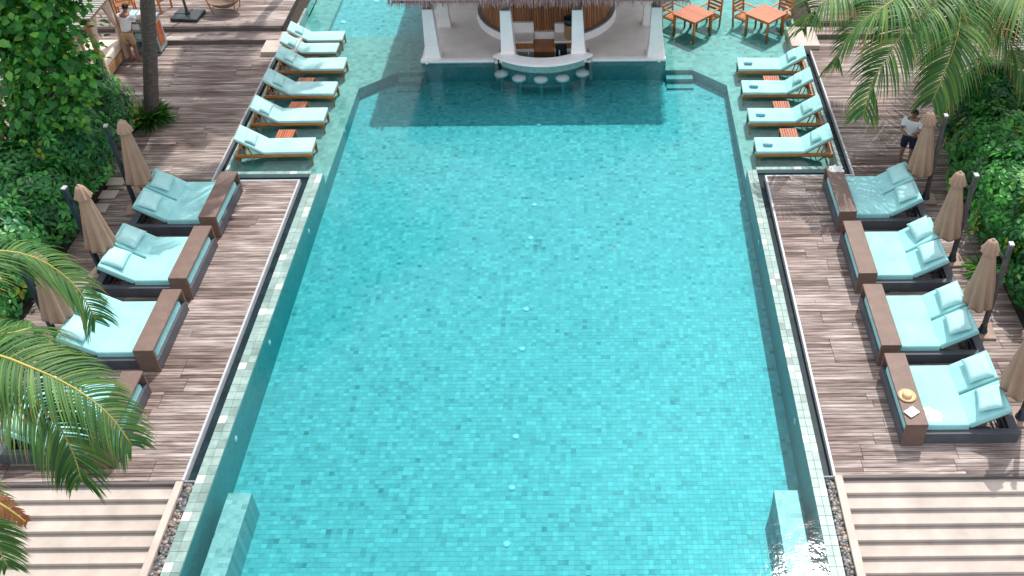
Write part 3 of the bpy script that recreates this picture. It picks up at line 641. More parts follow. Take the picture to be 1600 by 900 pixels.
# ------------------------------------------------------------------ folded cantilever umbrellas
def make_umbrella(mast):
    t = thing('folded_umbrella', 'x', 'umbrella')       # local: mast at origin, canopy hangs at -x
    MB().box(-.24, .24, -.22, .22, 0, .05).build('base_plate', 'base_stone', t, bevel=.008, seg=1)
    MB().lathe([(0.10, .05), (0.10, .08), (.075, .10), (.07, .20), (.05, .22)], 16).build('foot_socket', 'mast_dark', t, True)
    MB().box(-.04, .04, -.055, .055, 0.10, 2.30, Matrix.Shear('XY', 4, (0, 0)) if False else None).build('mast', mast, t, bevel=.012)
    MB().box(-.043, .043, -.058, .058, 2.301, 2.33).build('mast_cap', 'trim', t)
    MB().bar((-.03, 0, 1.95), (-.33, 0, 2.22), .045, .05).build('arm', mast, t)
    m = MB(); n = 48; zs = [2.20, 2.0, 1.7, 1.4, 1.1, 0.85, 0.80]; rs = [.085, .12, .16, .20, .235, .265, .26]
    for i, (z, r) in enumerate(zip(zs, rs)):
        for k in range(n):
            a = 2 * PI * k / n; fold = 0.04 + 0.20 * (2.2 - z) / 1.4
            rr = r * (1 + fold * math.cos(8 * a + .5 * z) + .06 * math.sin(3 * a + z)); cx = -.36 + .06 * (2.2 - z)
            zz = z + (0.05 * math.cos(8 * a) if i >= 5 else 0)
            m.v.append((cx + rr * math.cos(a), rr * math.sin(a), zz))
    for i in range(len(zs) - 1):
        for k in range(n): m.f.append((i * n + k, i * n + (k + 1) % n, (i + 1) * n + (k + 1) % n, (i + 1) * n + k))
    m.f.append(tuple(range(n))); ob = len(m.v); b0 = (len(zs) - 1) * n; m.f.append(tuple(range(b0, b0 + n))[::-1])
    cn = m.build('canopy', 'canopy', t, True)
    m = MB(); prof = [(.045, 2.40), (.09, 2.36), (.135, 2.22), (.165, 2.12)]
    for i, (r, z) in enumerate(prof):
        for k in range(n):
            a = 2 * PI * k / n; rr = r * (1 + (.02 + .05 * i) * math.cos(8 * a)); m.v.append((-.36 + rr * math.cos(a), rr * math.sin(a), z + (.025 * math.cos(8 * a) if i == 3 else 0)))
    for i in range(3):
        for k in range(n): m.f.append((i * n + k, i * n + (k + 1) % n, (i + 1) * n + (k + 1) % n, (i + 1) * n + k))
    m.f.append(tuple(range(n))); m.build('vent_flap', 'canopy', cn, True)
    MB().lathe([(0, 2.43), (.03, 2.425), (.035, 2.39)], 12, (-.36, 0)).build('finial', 'base_stone', t, True)
    return t
um = {'g': make_umbrella('mast'), 'd': make_umbrella('mast_dark')}; uu = {'g': 0, 'd': 0}
for k, x, y, rz, lb in (('g', 7.80, 19.27, 0, 'folded tan umbrella standing in front of the person in navy shorts'),
                        ('g', 7.80, 16.95, 0, 'folded tan umbrella by the hedge, second along from the person in navy shorts'),
                        ('g', 7.80, 14.65, 0, 'folded tan umbrella by the hedge, third along from the person in navy shorts'),
                        ('g', 7.82, 12.32, 0, 'folded tan umbrella behind the daybed with the straw hat'),
                        ('d', -11.03, 19.14, PI, 'folded tan umbrella on dark mast beside the terracotta pot'),
                        ('d', -11.00, 16.80, PI, 'folded tan umbrella on dark mast against the glossy hedge, second from the pot'),
                        ('d', -11.02, 14.55, PI, 'folded tan umbrella on dark mast hidden behind palm fronds')):
    o = um[k] if not uu[k] else dup(um[k]); uu[k] = 1
    o.location = (x, y, 0.003); o.rotation_euler = (0, 0, rz + random.uniform(-.25, .25)); tag(o, lb, 'umbrella', 'folded umbrellas behind the daybeds')
    o.rotation_euler.x = random.uniform(-.02, .02)

# ------------------------------------------------------------------ teak dining sets in the shallow water
def make_dining_table():
    t = thing('dining_table', 'x', 'table'); a, h = 0.92, 0.74
    for i in range(6): MB().box(-a / 2 + i * a / 6 + .002, -a / 2 + (i + 1) * a / 6 - .002, -a / 2, a / 2, h - .03, h).build('top_board', 'teak_red', t)
    f = MB(); i_ = a / 2 - .06
    for s_ in (-1, 1): f.box(-i_, i_, s_ * i_ - .012, s_ * i_ + .012, h - .11, h - .031); f.box(s_ * i_ - .012, s_ * i_ + .012, -i_ + .013, i_ - .013, h - .11, h - .031)
    f.build('apron', 'teak', t)
    for sx in (-1, 1):
        for sy in (-1, 1): MB().box(sx * i_ - .035, sx * i_ + .035, sy * i_ - .035, sy * i_ + .035, 0, h - .032).build('leg', 'teak', t, bevel=.006, seg=1)
    return t
def make_chair():
    t = thing('teak_armchair', 'x', 'chair'); w_, d_ = 0.56, 0.52         # faces +y
    for i in range(6): MB().box(-w_ / 2 + .04, w_ / 2 - .04, -d_ / 2 + .02 + i * .082, -d_ / 2 + .085 + i * .082, .40, .42).build('seat_slat', 'teak', t)
    for s_ in (-1, 1):
        x = s_ * (w_ / 2 - .025)
        MB().bar((x, -d_ / 2, 0), (x, -d_ / 2 - .07, .92), .045).build('rear_leg', 'teak', t)
        MB().box(x - .022, x + .022, d_ / 2 - .05, d_ / 2, 0, .64).build('front_leg', 'teak', t)
        MB().box(x - .03, x + .03, -d_ / 2 - .04, d_ / 2 + .03, .641, .668).build('armrest', 'teak', t, bevel=.006, seg=1)
        MB().box(x - .014, x + .014, -d_ / 2 + .03, d_ / 2 - .052, .34, .40).build('seat_rail', 'teak', t)
    for z in (.50, .62, .74, .86): MB().box(-w_ / 2 + .045, w_ / 2 - .045, -d_ / 2 - .045 - (z - .5) * .08, -d_ / 2 - .02 - (z - .5) * .08, z, z + .075).build('back_slat', 'teak', t)
    return t
dt = make_dining_table(); dc = make_chair(); ft = fc = True
for cx, cy, nm in ((2.93, 28.5, 'beside the pavilion column'), (5.16, 28.45, 'beside the palm-shaded deck')):
    o = dt if ft else dup(dt); ft = False
    o.location = (cx, cy, ZS); o.rotation_euler = (0, 0, R(45)); tag(o, f'square red-brown teak table turned cornerwise {nm}', 'table', 'teak dining tables in the shallow water')
    for k, (a, wd) in enumerate(((45, 'with its back to the open pool behind'), (135, 'with its back to the pavilion side'), (225, 'pool side') , (315, ''))):
        if k > 1: continue
        o = dc if fc else dup(dc); fc = False; r_ = 0.76
        o.location = (cx + r_ * math.cos(R(a)), cy + r_ * math.sin(R(a)), ZS); o.rotation_euler = (0, 0, R(a) + PI / 2)
        tag(o, f'teak slat armchair {"on the pavilion side" if a == 135 else "on the far-deck side"} of the table {nm}', 'chair', 'teak armchairs round the dining tables')

# ------------------------------------------------------------------ bar pavilion
BX = -1.61
pav = thing('bar_pavilion', 'thatched pool bar pavilion with white tapered columns and curved counter', 'pavilion', (0, 0, 0))
PZ = 0.05
poly = [(-5.19, YB), (1.97, YB), (1.97, 33), (-5.19, 33)]
# platform with a sunken well behind the counter
pl = MB(); wx0, wx1, wy1 = -2.95, -0.27, 26.95
pl.box(-5.19, wx0, YB, 33, -1.6, PZ); pl.box(wx1, 1.97, YB, 33, -1.6, PZ); pl.box(wx0 + .001, wx1 - .001, wy1, 33, -1.6, PZ - .001)
pl.box(wx0 + .001, wx1 - .001, YB + .01, wy1 - .001, -1.6, -0.55); pl.build('platform', 'pav_floor', pav)
for xa, xb in ((-5.20, wx0 - .1), (wx1 + .1, 1.98)): MB().box(xa, xb, YB - .03, YB + .12, PZ - .06, PZ + .006).build('platform_edge', 'white_plaster', pav); MB().box(xa, xb, YB - .02, YB - .001, -1.2, PZ - .061).build('tiled_front', 'tile_front', pav)
# curved counter: an arc bulging over the water
ac = (BX, 27.45); ro, ri = 1.99, 1.53; a0, a1 = R(-137), R(-43); n = 40
def arc(rout, rin, z0, z1, a0=a0, a1=a1, n=n, ac=ac):
    m = MB(); vs = []
    for k in range(n + 1):
        t = a0 + (a1 - a0) * k / n
        for r_ in (rout, rin):
            for z in (z0, z1): vs.append((ac[0] + r_ * math.cos(t), ac[1] + r_ * math.sin(t), z))
    fs = []
    for k in range(n):
        a, b = k * 4, k * 4 + 4; fs += [(a, b, b + 1, a + 1), (a + 2, a + 3, b + 3, b + 2), (a + 1, b + 1, b + 3, a + 3), (a, a + 2, b + 2, b)]
    fs += [(0, 1, 3, 2), (n * 4, n * 4 + 2, n * 4 + 3, n * 4 + 1)]
    return m.add(vs, fs)
ctr = arc(ro, ri, 0.245, 0.31).build('counter_top', 'white_plaster', pav, bevel=0.012)
arc(ro - .2, ri + .06, -1.3, 0.244, R(-133), R(-47)).build('counter_wall', 'tile_front', pav)
arc(ri + .059, ri + .03, -0.54, 0.219, R(-133), R(-47)).build('counter_lining', 'slat', pav)
def column(x, y, w0, w1, h0, h1, ztop):
    m = MB(); p0 = PZ
    def fr(z0, z1, a, b): m.add([(x + sx * a / 2, y + sy * a / 2, z0) for sx, sy in ((-1, -1), (1, -1), (1, 1), (-1, 1))] + [(x + sx * b / 2, y + sy * b / 2, z1) for sx, sy in ((-1, -1), (1, -1), (1, 1), (-1, 1))], [(3, 2, 1, 0), (4, 5, 6, 7)] + [(i, (i + 1) % 4, 4 + (i + 1) % 4, 4 + i) for i in range(4)])
    fr(p0, p0 + .02, w0 + .06, w0 + .06); fr(p0 + .021, h0, w0 + .02, w0 * .86); fr(h0 + .001, h1, w0 * .84, w1)
    c = m.build('column', 'white_plaster', pav, bevel=.01, seg=1)
    MB().box(x - w1 * .36, x + w1 * .36, y - w1 * .36, y + w1 * .36, h1 + .001, ztop).build('post', 'beam', c)
for x in (-4.86, 1.68): column(x, 26.62, .46, .30, .42, 1.55, 2.44)
for x in (-2.62, -0.58): column(x, 26.35, .46, .30, .42, 1.62, 2.2)
for x in (-4.72, 1.55): column(x, 28.55, .34, .32, .42, 1.6, 3.6)
# round slatted core on a white plinth
cc_ = (BX, 29.25); rc = 2.08
MB().lathe([(rc + .10, PZ), (rc + .04, PZ + .22), (rc - .2, PZ + .22), (rc - .2, PZ)], 72, cc_, R(-188), R(-118)).build('plinth', 'white_plaster', pav)
MB().lathe([(rc + .10, PZ), (rc + .04, PZ + .22), (rc - .2, PZ + .22), (rc - .2, PZ)], 72, cc_, R(-62), R(8)).build('plinth', 'white_plaster', pav)
for a, b in ((-188, -118), (-62, 8)): MB().lathe([(rc + .07, PZ + .221), (rc + .07, PZ + .27), (rc - .2, PZ + .27), (rc - .2, PZ + .221)], 48, cc_, R(a), R(b)).build('plinth_cap', 'grey_cap', pav)
wall = MB().lathe([(rc - .10, PZ + .27), (rc - .10, 2.4)], 64, cc_, R(-188), R(-124.6)).lathe([(rc - .10, PZ + .27), (rc - .10, 2.4)], 64, cc_, R(-55.4), R(8)).build('core_wall', 'beam', pav)
sm = MB().box(-.026, .026, -.022, 0.0, 0, 2.05).mesh('slat', MAT['slat'])
k = 0
for i in range(92):
    t = R(-186) + R(192) * i / 91; x, y = cc_[0] + (rc - .075) * math.cos(t), cc_[1] + (rc - .075) * math.sin(t)
    if y < 27.62: continue
    o = link('slat', sm, wall, (x, y, PZ + .275)); o.rotation_euler.z = t + PI / 2
for i in range(34):                                          # flat slatted front with the door
    x = BX - 1.22 + i * .074; o = link('slat', sm, wall, (x, 27.66 - (.07 if abs(x - BX) < .30 else 0), PZ + .275 - (.0 if abs(x - BX) < .30 else 0)))
MB().box(BX - 1.28, BX + 1.28, 27.67, 27.72, PZ, 2.3).build('front_panel', 'beam', wall)
MB().box(BX - .30, BX + .30, 27.48, 27.66, -.1, PZ + .27).build('door_sill', 'white_plaster', pav)
MB().box(wx0 + .01, wx1 - .01, YB + .02, wy1 - .01, -.549, -.53).build('well_floor', 'slat', pav)
# back counters either side of the door with white splashbacks
for s_ in (-1, 1):
    xa, xb = sorted((BX + s_ * .31, BX + s_ * 1.02))
    MB().box(xa, xb, 26.93, 27.50, .24, .30).build('back_counter', 'pav_floor', pav, bevel=.006, seg=1)
    MB().box(xa + .001, xb - .001, 27.502, 27.62, .1, .62 if s_ < 0 else .58).build('splashback', 'white_plaster', pav)
    MB().box(xa + .01, xb - .01, 26.955, 27.49, -.54, .239).build('cabinet', 'slat', pav)
    MB().box(xb - .06 if s_ > 0 else xa - .01, xb + .01 if s_ > 0 else xa + .06, 27.0, 27.5, .301, .5).build('side_splash', 'white_plaster', pav)
MB().box(BX - .309, BX + .309, 26.94, 27.478, -.54, .10).build('step_box', 'slat', pav)
MB().box(BX + .34, BX + .68, 26.945, 26.958, -.4, .2).build('fridge_door', 'glass', pav)
# bottles and tap left in the well
for x, h in ((BX - .46, .26), (BX + .46, .27)):
    b = thing('bottle', 'white bottle standing ' + ('by the plain brown cabinet behind the counter' if x < BX else 'in front of the dark fridge door behind the counter'), 'bottle', (x, 26.80, -.55))
    MB().lathe([(0, 0), (.04, 0), (.042, .38), (.018, .50), (.016, .60), (0, .60)], 14).build('bottle_body', 'white', b, True); MB().lathe([(.019, .60), (.019, .63), (0, .632)], 10).build('bottle_cap', 'steel', b, True)
    tag(MB().box(x - .1, x + .1, 26.72, 26.88, -.549, -.55 + .001).build('shelf_mat', 'beam', pav))
bk = thing('woven_drum_stool', 'woven rattan drum with dark metal tray on the back counter', 'drum', (-0.82, 27.18, .303))
MB().lathe([(0, 0), (.17, 0), (.185, .05), (.178, .3), (.185, .44), (0, .44)], 28).build('drum_body', 'basket', bk, True)
MB().lathe([(.19, .441), (.20, .52), (.20, .62), (.18, .62), (.17, .47), (0, .46)], 28).build('tray', 'glass', bk, True)
# thatched hip roof
ex0, ex1, ey0, ey1, ez = -5.72, 2.46, 25.66, 34.4, 2.20
rx0, rx1, ry0, ry1, rz_ = -1.9, -1.3, 29.8, 30.4, 6.6
rf = MB(); rf.add([(ex0, ey0, ez), (ex1, ey0, ez), (ex1, ey1, ez), (ex0, ey1, ez), (rx0, ry0, rz_), (rx1, ry0, rz_), (rx1, ry1, rz_), (rx0, ry1, rz_)],
                  [(0, 1, 5, 4), (1, 2, 6, 5), (2, 3, 7, 6), (3, 0, 4, 7), (4, 5, 6, 7)])
rf.add([(ex0 + .05, ey0 + .05, ez - .10), (ex1 - .05, ey0 + .05, ez - .10), (ex1 - .05, ey1 - .05, ez - .10), (ex0 + .05, ey1 - .05, ez - .10), (rx0, ry0, rz_ - .16), (rx1, ry0, rz_ - .16), (rx1, ry1, rz_ - .16), (rx0, ry1, rz_ - .16)],
       [(4, 5, 1, 0), (5, 6, 2, 1), (6, 7, 3, 2), (7, 4, 0, 3), (7, 6, 5, 4)])
roof = rf.build('roof', 'thatch', pav)
V, Fq = [], []
def straw(p, d, L, w_):
    p = np.array(p); d = np.array(d); s_ = np.cross(d, RNG.normal(0, 1, 3)); s_ = s_ / np.linalg.norm(s_) * w_
    b = len(V); V.extend([p - s_, p + s_, p + d * L + s_ * .5, p + d * L - s_ * .5]); Fq.append((b, b + 1, b + 2, b + 3))
for side in range(4):
    c = [((ex0, ey0), (ex1, ey0)), ((ex1, ey0), (ex1, ey1)), ((ex1, ey1), (ex0, ey1)), ((ex0, ey1), (ex0, ey0))][side]
    a, b = np.array(c[0]), np.array(c[1]); nn = np.array([b[1] - a[1], -(b[0] - a[0])]); nn = nn / np.linalg.norm(nn)
    for row in range(4):
        for i in range(900 if side != 2 else 300):
            t = RNG.uniform(0, 1); q_ = a + (b - a) * t - nn * row * .16; z = ez + row * .14 + .01
            straw((q_[0], q_[1], z + RNG.uniform(-.08, .03)), (nn[0] * .45 + RNG.normal(0, .08), nn[1] * .45 + RNG.normal(0, .08), -.75), RNG.uniform(.10, .24), .008)
tag(link('thatch_fringe', npmesh('thatch_fringe', np.array(V), np.array(Fq), MAT['thatch']), roof), kind='stuff')
for bb in ((ex0 + .7, ex1 - .7, 26.52, 26.64, 2.28, 2.42), (-4.94, -4.80, 26.65, 33, 2.28, 2.42), (1.6, 1.74, 26.65, 33, 2.28, 2.42)): MB().box(*bb).build('eave_beam', 'beam', pav)
# small white lamps on the platform edge
for i, x in enumerate((-5.02, -2.98, -0.27, 1.78)):
    tag(MB().box(-.045, .045, -.02, .03, -.07, .02).build('edge_lamp', 'white', None, loc=(x, YB - .062, PZ - .02), bevel=.008, seg=1), 'small white box lamp on the pavilion platform edge above the water', 'lamp', 'box lamps on the platform edge')
# stools under water, round the counter
for i, (x, y) in enumerate(((783, 114), (811, 121), (845, 123), (879, 121), (910, 113))):
    p = px(x, y, -.10); st = thing('bar_stool', 'round white submerged bar stool at the curved counter', 'stool', (p.x, p.y, zf(p.y)), 0, 'submerged stools at the curved counter')
    zz = -.10 - zf(p.y)
    MB().lathe([(0, zz), (.19, zz), (.2, zz - .02), (.2, zz - .07), (.12, zz - .09), (0, zz - .09)], 24).build('seat', 'white', st, True, bevel=0)
    MB().lathe([(.05, zz - .09), (.05, .05), (.11, 0.0)], 18).build('pedestal', 'tile_front', st, True)
# pool lamps set into the floor, and wall lamps
for i, (x, y) in enumerate(((842, 195), (835, 320), (829, 372), (822, 483), (816, 545), (806, 682), (800, 762), (792, 850))):
    p = px(x, y, ZF)
    for _ in range(6): p = px(x, y, zf(p.y))
    l = thing('pool_floor_lamp', 'small round white lamp set in the pool floor along its centre line', 'pool lamp', (p.x, p.y, p.z), 0, 'pool floor lamps')
    MB().lathe([(0, .022), (.045, .02), (.06, .012), (.062, .001)], 20).build('lens', 'white', l, True); MB().lathe([(.0625, .001), (.063, .014), (.075, .012), (.078, .001)], 20).build('rim', 'steel', l, True)
for i, (xx, yy, zz) in enumerate([(XL, y, -.35) for y in (8.9, 12.3, 14.9, 18.7)] + [(XR, y, -.32) for y in (12.6, 18.1, 22.6)] + [(XL, 23.2, -.38)]):
    l = thing('pool_wall_lamp', 'round white lamp in the pool side wall under water', 'pool lamp', (xx, yy, zz), 0, 'pool wall lamps')
    a = PI / 2 if xx < 0 else -PI / 2; l.rotation_euler = (0, a, 0); l.scale = (.65, .65, .5)
    if yy < 9: l.location.x = XL + .62
    MB().lathe([(0, .03), (.06, .028), (.085, .012), (.09, .002)], 20).build('lens', 'white', l, True); MB().lathe([(.091, .002), (.092, .016), (.11, .012), (.112, .002)], 20).build('rim', 'steel', l, True)
for (x, y) in ((536, 35), (588, 2)):
    p = px(x, y, -.50); l = thing('pool_floor_lamp', 'white lamp in the pool floor behind the loungers beside the pavilion', 'pool lamp', (p.x, p.y, -.50), 0, 'lamps in the rear pool')
    MB().lathe([(0, .04), (.07, .035), (.10, .012), (.102, .001)], 20).build('lens', 'white', l, True)

# ------------------------------------------------------------------ cabanas
def make_cabana():
    t = thing('curtained_cabana', 'x', 'cabana')            # local: x 0..2.2 away from pool, y 0..1.6
    W_, D_, Hh = 2.2, 1.6, 1.98
    MB().box(.02, W_ - .02, .02, D_ - .02, .10, .34).build('bed_base', 'cabana_wood', t)
    MB().box(.03, W_ - .06, .05, D_ - .05, .342, .60).build('mattress', 'linen', t, True, bevel=.06, seg=3)
    for x in (0, W_):
        for y in (0, D_): MB().box(x - .05, x + .05, y - .05, y + .05, 0, Hh).build('post', 'cabana_wood', t)
    f = MB(); f.box(-.2, W_ + .2, -.16, -.08, Hh, Hh + .09); f.box(-.2, W_ + .2, D_ + .08, D_ + .16, Hh, Hh + .09); f.box(-.2, -.12, -.079, D_ + .079, Hh + .002, Hh + .092); f.box(W_ + .12, W_ + .2, -.079, D_ + .079, Hh + .002, Hh + .092); f.build('roof_frame', 'cabana_wood', t)
    for i in range(15): MB().box(-.24, W_ + .24, -.2 + i * .136, -.2 + i * .136 + .085, Hh + .093, Hh + .115).build('roof_slat', 'cabana_slat', t)
    for k, (x, y) in enumerate(((0, 0), (0, D_))):          # curtains gathered at the pool-side posts
        m = MB(); n = 22; sg = 1 if y == 0 else -1
        for z, r_, off in ((Hh - .02, .30, .28), (1.5, .17, .14), (1.0, .065, .03), (.95, .065, .03), (.5, .11, .02), (.05, .13, .01)):
            for a in range(n):
                th = 2 * PI * a / n; rr = 1 + .18 * math.cos(6 * th + z * 2)
                m.v.append((x + .04 * math.sin(th) * rr * (1.5 if z < 1 else 1), y + sg * (off + .07) + r_ * math.cos(th) * rr, z))
        for i in range(5):
            for a in range(n): m.f.append((i * n + a, i * n + (a + 1) % n, (i + 1) * n + (a + 1) % n, (i + 1) * n + a))
        m.build('curtain', 'curtain', t, True)
    p = link('cushion', PILC, t); p.matrix_local = Matrix.Translation((1.55, D_ * .7, .72)) @ Matrix.Rotation(R(-50), 4, 'Y')
    p = link('cushion', PILC, t); p.matrix_local = Matrix.Translation((1.6, D_ * .3, .72)) @ Matrix.Rotation(R(-50), 4, 'Y')
    return t
PILC = pillow_mesh(.4, .5, .14, MAT['towel_white'])
cb = make_cabana()
cb.location = (-13.92, 26.77, 0); cb.rotation_euler.z = PI; tag(cb, 'wooden curtained cabana beside the towel cart', 'cabana', 'curtained cabanas')
o = dup(cb); o.location = (-13.92, 24.5, 0); tag(o, 'wooden curtained cabana half hidden behind the large-leaved tree', 'cabana')
o = dup(cb); o.location = (-14.75, 22.5, 0); tag(o, 'wooden cabana whose slatted roof shows behind the large-leaved tree', 'cabana')
o = dup(cb); o.location = (10.55, 22.95, 0); o.rotation_euler.z = 0; tag(o, 'wooden curtained cabana behind the coconut palm fronds and hedge', 'cabana')

# ------------------------------------------------------------------ towel cart, umbrella base, sling chair, back chairs
tc_ = thing('towel_cart', 'blue-grey towel cart with wooden side panel and stacked towels', 'cart', (-13.80, 26.93, 0.003), R(0))
tc_.scale = (.9, .9, 1)
for x0, x1 in ((0, .05), (.85, .90)): MB().box(x0, x1, 0, .62, .06, 1.02).build('side_panel', 'cart_grey', tc_)
MB().box(.901, .915, .08, .54, .22, .9).build('wood_inset', 'cabana_wood', tc_)
for i in range(5): MB().box(.916, .924, .10 + i * .088, .17 + i * .088, .24, .88).build('inset_slat', 'teak_red', tc_)
for z in (.08, .40, .70): MB().box(.051, .849, .01, .6, z, z + .03).build('shelf', 'cart_grey', tc_)
MB().box(-.03, .93, -.03, .65, 1.021, 1.06).build('top_board', 'cart_grey', tc_, bevel=.006, seg=1)
MB().box(.051, .849, .58, .60, .112, 1.0).build('back_panel', 'beam', tc_)
for i, (x, y, z, m_) in enumerate(((.12, .1, 1.061, 'aqua_pale'), (.40, .12, 1.061, 'towel_white'), (.66, .1, 1.061, 'aqua_pale'), (.15, .08, .432, 'aqua_pale'), (.50, .08, .432, 'towel_white'), (.15, .08, .732, 'towel_white'), (.5, .08, .732, 'aqua_pale'))):
    tw = thing('towel_stack', ['pale aqua towel stack at the cart top end nearer the cabana', 'white towel stack in the middle of the cart top', 'pale aqua towel stack at the cart top end by the wooden panel', 'pale aqua towel stack on the lower cart shelf', 'white towel stack on the lower cart shelf', 'white towel stack on the upper cart shelf', 'pale aqua towel stack on the upper cart shelf'][i], 'towels', (-13.80 + x * .88, 26.93 + y * .9, .003 + z), 0, 'towel stacks on the cart')
    for j in range(3 if z > 1 else 4): MB().box(0 + .004 * j, .22 - .003 * j, 0, .36, j * .048, j * .048 + .046).build('towel', m_, tw, True, bevel=.018, seg=3)
ub = thing('umbrella_base', 'black square umbrella base with leaning pole on the upper deck', 'umbrella base', (-12.68, 28.75, .303), R(-6))
ub.scale = (1.35, 1.2, 1.15)
MB().box(-.32, .32, -.30, .30, 0, .09).build('tray', 'black_plastic', ub, bevel=.03, seg=3); MB().box(-.015, .015, -.29, .29, .0905, .1).build('tray_seam', 'black_plastic', ub); MB().box(-.31, -.0155, -.01, .01, .0905, .1).build('tray_seam', 'black_plastic', ub)
MB().lathe([(.06, .09), (.055, .16), (.04, .17)], 14).build('socket', 'black_plastic', ub, True); MB().tube([(0, 0, .1), (-.03, .02, 1.3), (-.06, .04, 2.6)], .032, 10).build('pole', 'bark', ub, True)
sc_ = thing('sling_chair', 'tan canvas round sling chair on the upper deck behind the umbrella base', 'chair', (-11.62, 29.2, .20))
m = MB(); n = 32
for i in range(9):
    r_ = .62 * i / 8
    for k_ in range(n):
        a = 2 * PI * k_ / n; m.v.append((r_ * math.cos(a), r_ * math.sin(a) * .8, .22 + .42 * (r_ / .62) ** 2.2 * (1 + .35 * math.sin(a))))
for i in range(8):
    for k_ in range(n): m.f.append((i * n + k_, i * n + (k_ + 1) % n, (i + 1) * n + (k_ + 1) % n, (i + 1) * n + k_))
m.build('sling', 'tan_canvas', sc_, True)
for a in (45, 135, 225, 315): MB().tube([(.45 * math.cos(R(a)), .36 * math.sin(R(a)), 0), (.6 * math.cos(R(a)), .48 * math.sin(R(a)), .62)], .018, 8).build('leg', 'teak', sc_)
for x, y, a, lb in ((-14.6, 28.9, 200, 'teak slat armchair on the upper deck behind the towel cart person'), (-13.75, 29.3, 160, 'teak slat armchair on the upper deck right behind the towel cart')):
    o = dup(dc); o.location = (x, y, .303); o.rotation_euler = (0, 0, R(a)); tag(o, lb, 'chair')

# ------------------------------------------------------------------ people
def skin(name, joints, edges, mat, parent=None, sub=2):
    ks = list(joints); me = bpy.data.meshes.new(name); me.from_pydata([joints[k_][0] for k_ in ks], [(ks.index(a), ks.index(b)) for a, b in edges], [])
    o = link(name, me); md = o.modifiers.new('skin', 'SKIN'); md.use_smooth_shade = True
    for i, k_ in enumerate(ks):
        r_ = joints[k_][1]; r_ = r_ if isinstance(r_, tuple) else (r_, r_)
        me.skin_vertices[0].data[i].radius = r_; me.skin_vertices[0].data[i].use_root = (i == 0)
    o.modifiers.new('sub', 'SUBSURF').levels = sub; o.modifiers['sub'].render_levels = sub
    dg = bpy.context.evaluated_depsgraph_get(); dg.update(); nm = bpy.data.meshes.new_from_object(o.evaluated_get(dg)); bpy.data.objects.remove(o)
    nm.name = name; nm.materials.clear(); nm.materials.append(MAT[mat])
    for p_ in nm.polygons: p_.use_smooth = True
    return link(name, nm, parent)
